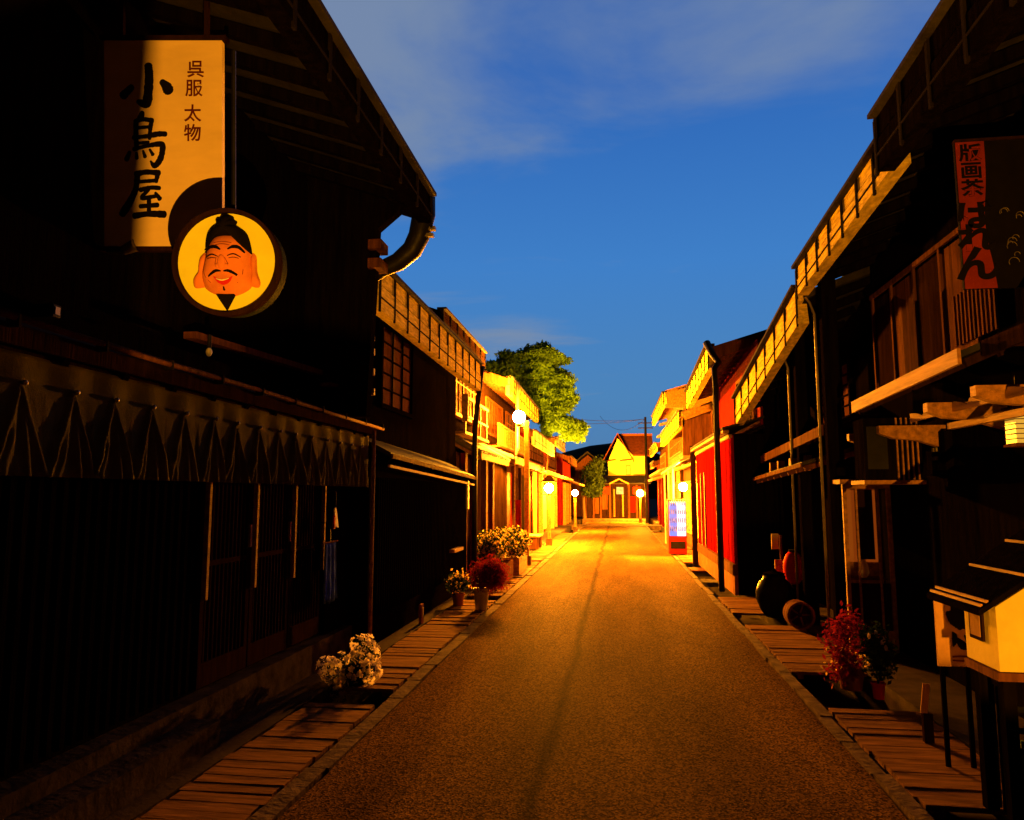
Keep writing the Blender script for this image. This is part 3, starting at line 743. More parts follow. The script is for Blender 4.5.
for v in (405, 492): q = P(467, v, y=13.2); MB().box(q.x-.08, q.x+.03, 13.15, 13.25, q.z-.3, q.z+.2).build('post_trim', wood_y if v < 450 else tin, L2)
q = P(458, 550, x=-2.62); MB().box(-2.69, -2.60, q.y-.35, q.y+.35, q.z-.02, q.z+.03).build('bench_rail', wood_y, L2)

e0 = Vector((-3.05, 13.0, 5.12)); e1 = Vector((-3.05, 17.4, 5.12))
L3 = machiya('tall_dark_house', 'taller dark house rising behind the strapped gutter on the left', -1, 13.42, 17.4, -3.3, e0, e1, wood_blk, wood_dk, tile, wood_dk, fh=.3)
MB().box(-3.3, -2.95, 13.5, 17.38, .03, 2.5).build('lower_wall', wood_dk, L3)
for i, (y, mm_) in enumerate(((13.9, wood_redd), (14.9, wood_redd), (16.2, wood_br), (17.1, wood_redd))):
    MB().box(-2.95, -2.86, y, y+.22, .03, 2.5).build('post', mm_, L3)
pr = pent(L3, -1, 14.2, 17.9, -3.3, -2.62, 2.45, 2.45, .55, tile_g, wood_y, wood_y, .12, rolls=True)
m = MB().box(-3.3, -3.22, 13.6, 17.3, 3.3, 4.6); m.build('upper_boards', wood_br, L3)
window(L3, -3.2, 1, 14.4, 16.6, 3.35, 4.3, wood_y, shoji, 6, 3)
m = MB()
for y in (14.3, 15.1, 15.9, 16.7): m.box(-2.98, -2.94, y, y+.05, 2.95, 3.65)
m.box(-2.99, -2.93, 14.2, 16.9, 3.62, 3.68); m.box(-2.985, -2.935, 14.2, 16.9, 3.25, 3.29); m.box(-3.2, -2.92, 14.2, 16.9, 2.90, 2.95)
m.build('balcony_rail', wood_y, L3)

e0 = Vector((-2.60, 18.6, 4.72)); e1 = Vector((-2.66, 26.0, 4.72))
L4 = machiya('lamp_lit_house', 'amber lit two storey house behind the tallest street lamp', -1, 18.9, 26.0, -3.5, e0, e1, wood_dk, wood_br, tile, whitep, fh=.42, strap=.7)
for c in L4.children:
    if c.name.startswith(('fascia', 'gutter')): c.data.materials[0] = fascia_lit
MB().box(-3.5, -2.9, 18.9, 25.9, .03, 2.6).build('lower_wall', wood_dk, L4)
for ya_, yb_, m_ in ((19.15, 20.3, wood_redd), (22.1, 23.3, wood_blk), (23.6, 24.8, wood_redd)): MB().box(-2.9, -2.87, ya_, yb_, .3, 2.3).build('door', m_, L4)
pent(L4, -1, 18.7, 26.0, -3.5, -2.55, 2.55, 2.55, .4, tile_g, wood_y, wood_y, .12, rolls=True)
for y in (18.95, 20.4, 21.9, 23.4, 24.9):
    MB().box(-2.9, -2.82, y, y+.14, .03, 2.5).build('post', wood_dk if int(y*2) % 2 else wood_br, L4)
window(L4, -3.49, 1, 19.6, 22.4, 3.4, 4.3, wood_br, shoji, 6, 3); window(L4, -3.49, 1, 23.2, 25.4, 3.4, 4.3, wood_br, glassd, 6, 3)
m = MB().box(-3.10, -3.05, 19.2, 25.6, 3.02, 3.07).box(-3.10, -3.05, 19.2, 25.6, 3.55, 3.60)
m.build('balcony_rail', wood_y, L4)
for k in range(17): MB().box(-3.095, -3.055, 19.25+k*.39, 19.30+k*.39, 3.07, 3.55).build('baluster', wood_y, L4)
MB().box(-3.5, -3.0, 19.1, 25.7, 2.95, 3.0).build('balcony_floor', wood_br, L4)
lattice(-2.895, 1, 20.6, 21.7, .3, 2.2, .1, .04, .03).build('front_lattice', wood_dk, L4)
m = MB().tube([(-2.50, 18.75, 4.6), (-2.50, 18.75, 2.9), (-2.55, 18.7, 2.7)], .05, 8); m.smooth = True; m.build('downpipe', tin, L4)

e0 = Vector((-2.85, 26.6, 4.05)); e1 = Vector((-2.85, 35.0, 4.05))
L5 = machiya('plastered_fascia_house', 'low house with pale weathered fascia beyond the second street lamp', -1, 26.4, 35, -3.3, e0, e1, wood_redd, wood_br, tile, plaster, fh=.5, strap=1.2)
pent(L5, -1, 26.5, 35, -3.3, -2.5, 2.5, 2.5, .4, tile_g, wood_y, wood_br, .1)
for y in (26.6, 29, 31.5, 34.5): MB().box(-3.3, -3.12, y, y+.16, .03, 2.6).build('post', wood_y, L5)
MB().box(-3.3, -3.22, 27, 28.8, .2, 2.1).build('door', wood_br, L5); MB().box(-3.3, -3.22, 31.9, 34.2, .2, 2.1).build('door', wood_y, L5)
window(L5, -3.29, 1, 28, 33, 3.1, 3.7, wood_dk, shoji, 8, 2)
e0 = Vector((-2.75, 35.4, 4.5)); e1 = Vector((-2.75, 41.0, 4.5))
L6 = machiya('far_brown_house', 'brown house near the far end of the left row', -1, 35.4, 41, -3.3, e0, e1, wood_br, wood_br, tile, wood_y, fh=.4, strap=1.4)
pent(L6, -1, 35.5, 41, -3.3, -2.4, 2.5, 2.5, .4, tile_g, wood_y, wood_br, .1)
for y in (35.6, 37.5, 39.4): MB().box(-3.3, -3.15, y, y+.16, .03, 2.6).build('post', wood_y, L6)
window(L6, -3.29, 1, 36.2, 40, 3.1, 3.9, wood_dk, shoji, 6, 2)
e0 = Vector((-2.5, 41.6, 3.9)); e1 = Vector((-2.5, 48.5, 3.9))
L7 = machiya('far_low_house', 'lowest house closing the left row beside the street end', -1, 41.6, 48.5, -3.0, e0, e1, wood_redd, wood_br, tile, wood_br, fh=.35, strap=2)
pent(L7, -1, 41.8, 48.4, -3.0, -2.1, 2.3, 2.3, .4, tile_g, wood_y, wood_br, .1)
for y in (41.8, 44, 46.2): MB().box(-3.0, -2.85, y, y+.16, .03, 2.4).build('post', wood_y, L7)

# ------------------------------------------------------------------ right row
e0 = Vector((1.93, -5, 4.86)); e1 = P(866, 101, z=4.86)
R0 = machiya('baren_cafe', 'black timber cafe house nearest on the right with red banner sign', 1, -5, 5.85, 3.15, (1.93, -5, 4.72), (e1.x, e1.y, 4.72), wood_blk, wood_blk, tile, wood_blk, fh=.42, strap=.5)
e1 = P(791, 268, y=9.05); e0 = P(884, 124, y=6.05)
R1 = machiya('porch_post_house', 'black house with tall porch posts and lit strapped eave on the right', 1, 5.87, 9.1, 3.05, e0, e1, wood_blk, wood_blk, tile, fascia_lit, fh=.30, strap=.42)
# weathered upper wall panels of R1 and porch posts
for i in range(4):
    y = 6.6+i*.62; MB().box(3.02, 3.05, y, y+.55, 2.95, 3.95).build('wall_panel', wood_dk if i % 2 else wood_br, R1)
m = MB()
for y in (6.55, 7.17, 7.79, 8.41, 9.0): m.box(2.995, 3.02, y-.02, y+.02, 2.9, 4.0)
m.box(2.99, 3.02, 6.5, 9.05, 3.98, 4.03); m.build('panel_trim', wood_br, R1)
for u in (806, 836):
    q = P(u, 600, x=2.42); 
    MB().box(q.x-.02, q.x+.15, q.y-.07, q.y+.07, .03, 4.35).build('porch_post', wood_blk, R1, bevel=.012)
    q = P(u-8, 600, x=2.38)
    zp = 3.45 if q.y > 9.5 else 3.85; m = MB().tube([(q.x, q.y, .1), (q.x, q.y, zp), (q.x-.05, q.y, zp+.15), (q.x-.10, q.y, zp+.22)], .016, 8); m.smooth = True; m.build('rain_pipe', tin, R1)
pent(R1, 1, 5.4, 7.75, 3.05, 2.36, 2.64, 2.56, .42, tile, wood_y, wood_dk, .11)
pr = pent(R0, 1, -4, 5.36, 3.15, 2.50, 2.68, 2.68, .42, tile, wood_dk, wood_dk, .11)
# scalloped valance below the pent eave
def scallop(x, y0, y1, z, n, h, m_, root, nm, dz=0):
    M = MB(); st = (y1-y0)/n
    pl = [(y0, z+h)]
    for i in range(n):
        for k in range(6):
            t = k/6; pl.append((y0+st*(i+t), z+dz*(i+t)/n+.045*(1-t)**2))
    pl += [(y1, z+dz), (y1, z+h+dz)]
    # flip so that the scallops are on the upper edge
    pts_ = [(y, z-(zz_-z)) for y, zz_ in pl]
    M.prism_x(pts_, x, x+.025); return M.build(nm, m_, root)
scallop(2.60, 4.0, 7.0, 2.42, 11, .075, wood_y, R1, 'scalloped_valance')
MB().beam((2.72, 4.2, 2.25), (2.72, 6.5, 2.26), .05, .05).build('lower_tie_beam', wood_y, R1)
for y, z in ((6.2, 2.30), (5.4, 2.32), (7.3, 2.22), (8.2, 2.22), (4.7, 2.33)):
    M = MB(); pl = [(2.42, z+.12), (2.42, z+.05), (2.55, z), (2.75, z-.02), (3.0, z-.10), (3.04, z-.10), (3.04, z+.12)]
    M.prism_y(pl, y-.04, y+.04); M.build('eave_bracket', wood_y, R1)
lattice(3.0, -1, 6.2, 6.9, 3.0, 3.45, .07, .025, .02).build('vent_lattice', wood_br, R1)
# wooden slat box under the eave
q0 = P(866, 480, y=7.35); q1 = P(892, 418, y=7.35)
sb = thing('slatted_eave_box', 'dark slatted wooden box hanging under the right eave above the lit doorway', 'hanging box', (q0.x+.15, 7.5, q0.z))
MB().box(q0.x, q1.x, 7.35, 7.65, q0.z, q1.z).build('box_body', wood_blk, sb)
m = MB()
for i in range(5): x = q1.x+.02+.045*i; m.box(x, x+.012, 7.33, 7.35, q0.z, q1.z)
m.build('slat', wood_y, sb); MB().box(q0.x-.03, q1.x+.25, 7.30, 7.70, q0.z-.04, q0.z-.003).build('bottom_shelf', wood_y, sb)
MB().box(q1.x+.003, q1.x+.25, 7.36, 7.65, q0.z, q1.z).build('box_side', wood_blk, sb)
for i in range(1): MB().box(q0.x+.02, q0.x+.20, 7.33, 7.348, q0.z+.1, q1.z-.08).build('box_panel', glassd, sb)
# lit doorway cabinet
q0 = P(848, 600, y=8.6); q1 = P(890, 484, y=8.6); zt = q1.z; x0, x1 = q0.x, q1.x
dc_ = thing('glazed_display_case', 'tall wooden display case glowing orange inside on the right pavement', 'display case', ((x0+x1)/2, 8.8, .03))
m = MB(); m.box(x0, x0+.04, 8.6, 8.64, .03, zt); m.box(x1-.04, x1, 8.6, 8.64, .03, zt); m.box(x0-.03, x1+.0, 8.58, 9.0, zt+.002, zt+.05); m.box(x0+.04, x1-.04, 8.6, 8.64, .03, .25)
m.box(x0+.04, x1-.04, 8.6, 8.64, zt-.05, zt); m.box(x0, x1, 8.97, 9.0, .03, zt); m.box(x0+.13, x0+.15, 8.6, 8.63, .25, zt-.05); m.box(x1-.15, x1-.13, 8.6, 8.63, .25, zt-.05)
m.build('case_frame', wood_y, dc_)
MB().box(x0+.045, x1-.045, 8.62, 8.64, .26, .75).build('lower_door', wood_dk, dc_)
m = MB(); m.box(x0+.16, x1-.16, 8.70, 8.74, 1.0, zt-.06); m.build('hanging_scroll', wood_dk, dc_)
MB().box(x0+.05, x1-.05, 8.95, 8.965, .95, zt-.06).build('lit_back_panel', emit('orange glow', (1, .16, .01), .22), dc_)
m = MB(); m.box(x0+.06, x1-.06, 8.68, 8.94, .78, .80); m.build('shelf', wood_br, dc_)
m = MB(); m.lathe((x0+.22, 8.75, .8), [(.03, 0), (.06, .05), (.05, .14), (.025, .18), (.03, .2)], 12); m.smooth = True; m.build('vase', whitep, dc_)
# wall and noren behind posts
MB().box(3.0, 3.05, 5.9, 9.05, .03, 2.4).build('lower_wall', wood_blk, R1)
q = P(938, 454, x=2.95)
MB().box(2.93, 3.0, q.y-.2, q.y+.2, q.z-.2, q.z+.2).build('shutter', wood_blk, R1)
w4 = MB()
for a in (-.03, .03):
    for b_ in (-.04, .04): w4.box(2.915, 2.93, q.y+a-.018, q.y+a+.018, q.z+b_-.018, q.z+b_+.018)
w4.build('shutter_slot', tin, R1)

# red banner sign of the cafe
BY = 5.3; a = P(954, 143, y=BY); b_ = P(994, 288, y=BY); bx0, bx1, bz1, bz0 = a.x, b_.x+.004, a.z, b_.z; bx2 = P(1062, 200, y=BY).x
bn = thing('cafe_banner_sign', 'dim red banner sign with black hiragana high on the right cafe front', 'banner', ((bx0+bx2)/2, BY, bz0))
MB().box(bx0, bx2, BY, BY+.025, bz0, bz1).build('dark_panel', ink, bn)
H_ = bz1-bz0; wv = []
M = MB(); top = [];
for k in range(17):
    t = k/16; z = bz1-H_*t; xr = bx0+(bx1-bx0)*(1.0-.16*math.exp(-((t-.55)/.22)**2)+.10*max(0, t-.75)*4)
    M.v += [(bx0+.005, BY-.004, z), (xr, BY-.004, z), (bx0+.005, BY-.001, z), (xr, BY-.001, z)]
for k in range(16): a4 = k*4; M.f += [(a4, a4+1, a4+5, a4+4), (a4+2, a4+3, a4+7, a4+6), (a4+1, a4+3, a4+7, a4+5)]
M.build('red_cloth_strip', bannr, bn)
MB().box(bx0, bx2, BY-.01, BY+.03, bz1+.002, bz1+.02).build('top_rail', wood_dk, bn)
sw = (bx1-bx0)
for i, ch in enumerate('版画茶'): text_part(ch, H_*.122, (bx0+sw*.50, BY-.007, bz1-H_*(.085+.122*i)), rx, ink, bn, 'small_lettering', 1.15, .003)
for i, ch in enumerate('ばれん'): text_part(ch, H_*(.20 if i < 2 else .25), (bx0+sw*.50, BY-.007, bz1-H_*(.52+.155*i+(.02 if i == 2 else 0))), rx, ink, bn, 'large_lettering', 1.15, .009)
M = MB()
for k in range(16):   # printed round flower marks
    px, pz = bx1+.08+random.random()*.22, bz0+H_*random.uniform(.15, .55); r_ = random.uniform(.012, .035); pts_ = [(px+r_*math.cos(t*math.pi/6), BY-.003, pz+r_*math.sin(t*math.pi/6)) for t in range(8)]
    M.tube(pts_, .0022, 4)
M.build('printed_curls', tin, bn)

# R2: set back house between the posts and the red wall
e0 = P(791, 286, y=9.25); e1 = P(731, 398, y=13.1)
R2 = machiya('recessed_house', 'recessed black house under a steep lit gutter before the red wall', 1, 9.15, 13.0, 3.1, e0, e1, wood_blk, wood_blk, tile, fascia_lit, fh=.44, strap=.5, verge=False)
pent(R2, 1, 9.1, 12.9, 3.1, 2.42, 2.45, 2.28, .4, tile, wood_br, wood_dk, .12)
window(R2, 3.09, -1, 10.2, 11.6, 2.75, 3.45, wood_blk, shoji, 4, 5)
pent(R2, 1, 9.6, 12.9, 3.1, 2.28, 2.06, 1.95, .3, tile, wood_br, wood_br, .05, name='lower_pent_roof')
m = MB()
for y in (10.2, 11.0, 11.8, 12.4): m.box(2.45, 2.55, y, y+.09, 2.02, 2.22)
m.build('eave_bracket', wood_y, R2)

# R3: red board wall house
R3 = None
e0 = P(706, 346, y=14.0); e1 = P(684, 389, y=19.2)
e0 = Vector((1.66, 13.9, 4.48)); e1 = Vector((1.72, 19.0, 4.30))
R3 = machiya('red_wall_house', 'house with tall red board ground floor and hipped dark roof on the right', 1, 13.05, 18.9, 2.5, e0, e1, wood_blk, wood_br, tile, fascia_lit, fh=.40, strap=.6, slope=.30)
MB().box(2.5, 2.46, 13.1, 18.85, 2.9, 4.4).build('upper_wall', wood_redd, R3)
window(R3, 2.45, -1, 13.5, 15.2, 3.05, 3.9, wood_br, glassd, 8, 4)
rw = MB(); nbd = 34
for i in range(nbd):
    ya = 13.05+(18.6-13.05)*i/nbd; yb = 13.05+(18.6-13.05)*(i+1)/nbd; k = random.uniform(0, .012)
    rw.box(1.95-k, 1.99, ya+.002, yb-.002, .55, 2.72)
rwo = rw.build('red_board_wall', wood_red, R3)
MB().box(1.992, 2.5, 13.05, 18.6, .03, 2.74).build('ground_floor_body', wood_blk, R3)
MB().box(1.90, 1.99, 13.02, 18.62, .36, .545).build('sill_beam', wood_br, R3)
MB().box(1.93, 1.99, 13.05, 18.6, .03, .355).build('stone_footing', terra, R3)
MB().beam((1.86, 13.0, 2.78), (1.86, 18.7, 2.78), .10, .05).build('pent_edge_rail', wood_y, R3)
MB().beam((1.93, 13.0, 2.70), (1.93, 18.7, 2.70), .06, .06).build('wall_cap', wood_y, R3)
MB().hexa([(1.80,12.98,2.815),(1.80,18.7,2.815),(2.5,18.7,3.0),(2.5,12.98,3.0),(1.80,12.98,2.85),(1.80,18.7,2.85),(2.5,18.7,3.04),(2.5,12.98,3.04)]).build('pent_roof', tile, R3)
for y in (16.9, 17.6): MB().box(1.915, 1.937, y, y+.09, .56, 2.2).build('wall_batten', wood_y, R3)
px = P(722, 590, y=13.4)
m = MB().tube([(1.70, 13.95, 4.52), (1.78, 13.75, 4.25), (1.86, 13.6, 4.08), (px.x, 13.5, 3.95), (px.x, 13.4, 3.6), (px.x, 13.4, .05)], [.07, .06, .055, .055, .05, .05], 10); m.smooth = True; m.build('downpipe', iron, R3)
m = MB().tube([(px.x-.055, 13.36, 3.6), (px.x-.055, 13.36, .05)], .008, 6); m.build('pipe_edge', tin, R3)
MB().box(1.80, 1.92, 18.6, 18.75, .03, 2.9).build('corner_post', wood_dk, R3)

# R4 low shop with vending machine, R5 taller gable, R6, R7
e0 = Vector((1.55, 19.2, 3.85)); e1 = Vector((1.55, 27.5, 3.85))
R4 = machiya('vending_shop', 'lit shop with canopy pipes behind the glowing vending machine', 1, 19.05, 27.5, 2.4, e0, e1, wood_br, wood_y, tile_g, fascia_lit, fh=.36, strap=.8)
pent(R4, 1, 19.4, 27.4, 2.4, 1.62, 2.55, 2.45, .3, tile_g, steel, wood_y, .06)
for y in (22.5, 24.5, 26.5): MB().tube([(1.66, y, .03), (1.66, y, 2.5)], .03, 8).build('canopy_post', steel, R4)
window(R4, 2.39, -1, 21.4, 24, .5, 2.1, wood_y, emit('warm shop window', (1, .33, .05), .9), 6, 5, name='shop_window')
window(R4, 2.39, -1, 24.8, 27, .5, 2.1, wood_y, emit('warm shop window', (1, .33, .05), .9), 6, 5, name='shop_window')
MB().box(1.68, 2.39, 19.2, 19.3, 2.7, 3.75).build('side_boards', wood_br, R4)
e0 = Vector((1.72, 28.0, 5.55)); e1 = Vector((1.72, 37, 5.55))
R5 = machiya('tall_gabled_house', 'tallest house on the right with orange lit gable boards', 1, 28.2, 37, 2.5, e0, e1, wood_y, wood_y, tile, fascia_lit, fh=.42, strap=1.0, slope=.30)
MB().prism_y([(1.85, 4.95), (1.85, 5.6), (4.0, 6.2), (4.0, 4.95)], 28.02, 28.18).build('gable_boards', wood_y, R5)
for k, (xa, z) in enumerate(((1.6, 4.6), (1.5, 4.15))):
    MB().hexa([(xa,27.6,z-.35),(xa,28.1,z-.35),(4,28.1,z+.15),(4,27.6,z+.15),(xa,27.6,z-.27),(xa,28.1,z-.27),(4,28.1,z+.23),(4,27.6,z+.23)]).build('side_roof', tile_g, R5)
pent(R5, 1, 28.2, 37, 2.5, 1.6, 2.6, 2.6, .3, tile_g, wood_y, wood_y, .1)
window(R5, 2.49, -1, 28.8, 32, .4, 2.2, wood_y, emit('warm shop window', (1, .33, .05), .9), 7, 5, name='shop_window')
window(R5, 2.49, -1, 29, 35, 3.4, 4.6, wood_y, shoji, 9, 3)
for y in (28.3, 32.4, 36.6): MB().box(2.35, 2.5, y, y+.16, .03, 2.7).build('post', wood_dk, R5)
e0 = Vector((1.85, 37.4, 4.3)); e1 = Vector((1.85, 43.5, 4.3))
R6 = machiya('far_right_house', 'brown house on the right beside the utility pole', 1, 37.4, 43.5, 2.5, e0, e1, wood_br, wood_br, tile_g, fascia_lit, fh=.38, strap=1.4)
pent(R6, 1, 37.5, 43.4, 2.5, 1.8, 2.5, 2.5, .3, tile_g, wood_y, wood_y, .1)
window(R6, 2.49, -1, 38.4, 42.5, 3.0, 3.8, wood_y, shoji, 6, 2)
for y in (37.6, 40.4, 43.2): MB().box(2.35, 2.5, y, y+.16, .03, 2.6).build('post', wood_redd, R6)
e0 = Vector((2.1, 44, 3.7)); e1 = Vector((2.1, 49, 3.7))
R7 = machiya('low_corner_house', 'low reddish corner house closing the right row', 1, 44, 49, 2.6, e0, e1, wood_redd, wood_br, tile, wood_br, fh=.3, strap=2)

# ------------------------------------------------------------------ street end
EH = thing('yellow_gable_house', 'bright yellow plastered gable house closing the end of the street', 'house', (.3, 57, 0))
ya = 55.; L_ = P(608, 460, y=ya); Rr = P(633, 455, y=ya); ap = P(617.5, 436, y=ya); lo_ = P(608, 490, y=ya)
MB().prism_y([(L_.x, -.2), (L_.x, L_.z-.1), (ap.x, ap.z-.18), (Rr.x, Rr.z-.05), (Rr.x, -.2)], ya, ya+5).build('wall', plaster_y, EH)
wg = P(647, 456, y=ya+.6)
MB().box(Rr.x+.002, wg.x, ya+.6, ya+4.6, -.2, wg.z).build('side_wing', plaster_y, EH)
el_ = P(603, 461, y=ya-.4); er_ = P(634, 462, y=ya-.4); at_ = P(617.5, 434, y=ya-.4)
m = MB()
for (p, q) in ((el_, at_), (at_, er_)):
    m.hexa([(p.x, ya-.4, p.z), (p.x, ya+5.2, p.z), (q.x, ya+5.2, q.z), (q.x, ya-.4, q.z), (p.x, ya-.4, p.z+.10), (p.x, ya+5.2, p.z+.10), (q.x, ya+5.2, q.z+.10), (q.x, ya-.4, q.z+.10)])
rfo = m.build('roof', mat('russet roof', (.16, .05, .025), .7, .3, 4), EH)
# cross roof over the wing, ridge running right
rz = at_.z; xr = P(652, 434, y=ya+2.4).x
m = MB(); m.hexa([(at_.x+.03, ya+2.4, rz), (xr, ya+2.4, rz-.02), (xr, ya+.2, wg.z-.05), (er_.x-.25, ya+.2, wg.z+.0), (at_.x+.03, ya+2.4, rz+.1), (xr, ya+2.4, rz+.08), (xr, ya+.2, wg.z+.05), (er_.x-.25, ya+.2, wg.z+.1)])
m.build('cross_roof', MC['russet roof'], EH)
MB().beam((at_.x, ya+2.4, rz+.16), (xr, ya+2.4, rz+.14), .3, .16).build('ridge', terra, rfo)
m = MB(); q = P(611, 461, y=ya); MB().beam((L_.x-.1, ya-.10, q.z), (ap.x-.15, ya-.10, q.z+.08), .2, .06).build('window_hood', wood_br, EH)
MB().beam((ap.x+.15, ya-.10, q.z), (Rr.x-.1, ya-.10, q.z+.10), .2, .06).build('window_hood', wood_br, EH)
a = P(626, 465, y=ya); b_ = P(631, 475, y=ya)
w = MB().box(a.x, b_.x, ya-.03, ya, b_.z, a.z).build('window', wood_y, EH); MB().box(a.x+.05, b_.x-.05, ya-.04, ya-.031, b_.z+.05, a.z-.05).build('pane', mat('pale pane', (.5, .42, .2), .5), w)
# shop front below
SF = thing('end_shop_front', 'red brown shop front with small porch under the yellow gable house', 'shop front', (.2, 52.5, 0))
MB().box(-2.3, 2.1, 52.5, 54.6, -.2, 2.55).build('wall', wood_dk, SF)
MB().hexa([(-2.5,51.9,2.45),(2.3,51.9,2.45),(2.3,54.6,3.0),(-2.5,54.6,3.0),(-2.5,51.9,2.53),(2.3,51.9,2.53),(2.3,54.6,3.1),(-2.5,54.6,3.1)]).build('roof', tile, SF)
for x in (-2.25, -1.7, -1.2, -.55, .75, 1.3, 1.95): MB().box(x, x+.12, 52.42, 52.5, 0, 2.4).build('post', wood_br, SF)
lattice_ = MB()
for k in range(26): lattice_.box(-2.2+k*.165, -2.2+k*.165+.03, 52.38, 52.41, 1.7 if k % 3 else .3, 2.35)
lattice_.build('front_lattice', wood_dk, SF)
for x, mm_ in ((-.95, redp), (-.05, cloth_b), (1.1, redp)): MB().box(x, x+.5, 52.2, 52.22, 1.75, 2.25).build('door_curtain', mm_, SF)
MB().prism_y([(-.55, 2.5), (.15, 2.85), (.85, 2.5), (.8, 2.42), (.15, 2.74), (-.5, 2.42)], 51.6, 52.4).build('porch_gable', wood_y, SF)
for x in (-.25, .35): MB().box(x, x+.1, 52.40, 52.48, .2, 2.1).build('door_panel', wood_y, SF)
for x, z, w_ in ((-2.1, 1.2, .35), (-1.55, 1.0, .3), (-1.05, 1.3, .4), (.9, 1.1, .35), (1.45, 1.2, .4)):
    MB().box(x, x+w_, 52.43, 52.5, z-.6, z+.5).build('notice_panel', random.choice([wood_br, wood_redd, wood_dk]), SF)
# background houses and hedges left of the gable house
for i, (x0, x1, y, zt, mm_, lb) in enumerate(((-9, -3.3, 60, 5.2, wood_br, 'shadowy brown house behind the left row end'), (-3.2, -1.25, 58, 5.0, wood_br, 'narrow dark brown house just left of the yellow gable'), (3.6, 10, 62, 5.5, wood_br, 'shadowy house to the right behind the street end'), (-16, -9.2, 66, 6.2, wood_dk, 'dim house farthest back on the left'))):
    h = thing('background_house', lb, 'house', ((x0+x1)/2, y+2, 0))
    MB().prism_y([(x0, -.2), (x0, zt-1), ((x0+x1)/2, zt-.2), (x1, zt-1), (x1, -.2)], y, y+5).build('wall', mm_, h)
    m = MB(); c = (x0+x1)/2
    for p, q, zp, zq in ((x0-.4, c, zt-1.15, zt-.05), (c, x1+.4, zt-.05, zt-1.15)):
        m.hexa([(p,y-.4,zp),(p,y+5.4,zp),(q,y+5.4,zq),(q,y-.4,zq),(p,y-.4,zp+.12),(p,y+5.4,zp+.12),(q,y+5.4,zq+.12),(q,y-.4,zq+.12)])
    m.build('roof', tile, h)
    m = MB().box(c-.5, c+.5, y-.04, y, zt-2.6, zt-1.7); m.build('window', wood_y, h)

# ------------------------------------------------------------------ foliage
def leaves(blobs, n, size, m_=None, flat=1.0):
    M = MB(); tot = sum(b[3]*b[4]*b[5] for b in blobs)
    for (cx, cy, cz, rx_, ry, rz_) in blobs:
        k = max(6, int(n*rx_*ry*rz_/tot))
        for _ in range(k):
            d = Vector((random.gauss(0,1), random.gauss(0,1), random.gauss(0,1))).normalized(); rr = random.choice((random.uniform(.45, 1.05)**.6, random.uniform(.6, 1.5)))
            p = Vector((cx+d.x*rx_*rr, cy+d.y*ry*rr, cz+d.z*rz_*rr))
            a = Vector((random.gauss(0,1), random.gauss(0,1), random.gauss(0,flat))).normalized()
            b = a.cross(Vector((random.gauss(0,1), random.gauss(0,1), random.gauss(0,1)))).normalized()
            s_ = size*random.uniform(.6, 1.3); a *= s_; b *= s_*.55
            M.add([p-a, p-b*.9, p+a, p+b*.9], [(0,1,2,3)])
    return M
# large clipped pine behind the left row
TR = thing('garden_pine', 'big cloud pruned pine rising behind the lamp lit house', 'tree', (-5.4, 33.5, 0))
m = MB().tube([(-5.6, 33.5, -.2), (-5.4, 33.6, 2.5), (-4.9, 33.4, 4.5), (-4.7, 33.5, 6.3), (-4.4, 33.5, 7.4)], [.34, .28, .22, .14, .06], 12); m.smooth = True; tk = m.build('trunk', bark, TR)
m = MB()
for a, b in (((-5.2, 33.5, 3.6), (-6.6, 33.2, 6.2)), ((-4.9, 33.5, 4.6), (-3.0, 33.0, 5.3)), ((-4.8, 33.5, 5.6), (-3.2, 33.4, 6.8)), ((-5, 33.5, 4.8), (-5.9, 33.9, 6.8)), ((-4.9, 33.4, 4.2), (-2.6, 33.2, 4.2))):
    a = Vector(a); b = Vector(b); m.tube([a, (a+b)/2+Vector((0, .1, .25)), b], [.11, .08, .04], 8)
m.smooth = True; m.build('limb', bark, TR)
blobs = []
TY = 33.5
lobes = ((512,364,16),(498,378,16),(535,358,16),(552,360,13),(520,376,18),(545,376,16),(562,378,11),(534,392,17),(556,394,14),(508,392,15),(548,408,15),(562,410,12),(530,408,15),(568,424,12),(555,424,14),(577,428,9),(572,436,8),(542,350,9),(494,366,9),(568,398,8))
for u, v, r_ in lobes:
    for _ in range(13):
        a_ = random.uniform(0, 6.283); d_ = random.uniform(.2, .95)*r_
        p = P(u+d_*math.cos(a_), v+d_*math.sin(a_)*.85, y=TY+random.uniform(-1.6, 1.6)); rr = TY/F*random.uniform(3.0, 6.5)
        blobs.append((p.x, p.y, p.z, rr*1.2, rr*1.2, rr*.7))
leaves(blobs, 52000, .095).build('crown', leaf, TR)
# dark garden trees at the street end, left
TR2 = thing('dark_garden_tree', 'dark rounded tree between the far left houses and the yellow gable', 'tree', (-2.2, 50.5, 0))
m = MB().tube([(-2.2, 50.5, 0), (-2.25, 50.5, 1.5), (-2.1, 50.5, 3)], [.12, .09, .05], 8); m.build('trunk', bark, TR2)
bl = []
for _ in range(16):
    p = P(random.uniform(588, 600), random.uniform(462, 492), y=50.5+random.uniform(-.6, .6)); bl.append((p.x, p.y, p.z, .45, .45, .38))
leaves(bl, 6000, .09).build('crown', leaf_d, TR2)

def pot(c, r, h, m_, root, nm='pot'):
    m = MB().lathe((c[0], c[1], c[2]), [(r*.72, 0), (r*.95, h*.85), (r*1.05, h*.86), (r*1.05, h), (r*.9, h), (r*.86, h*.8)], 18); m.smooth = False; return m.build(nm, m_, root)
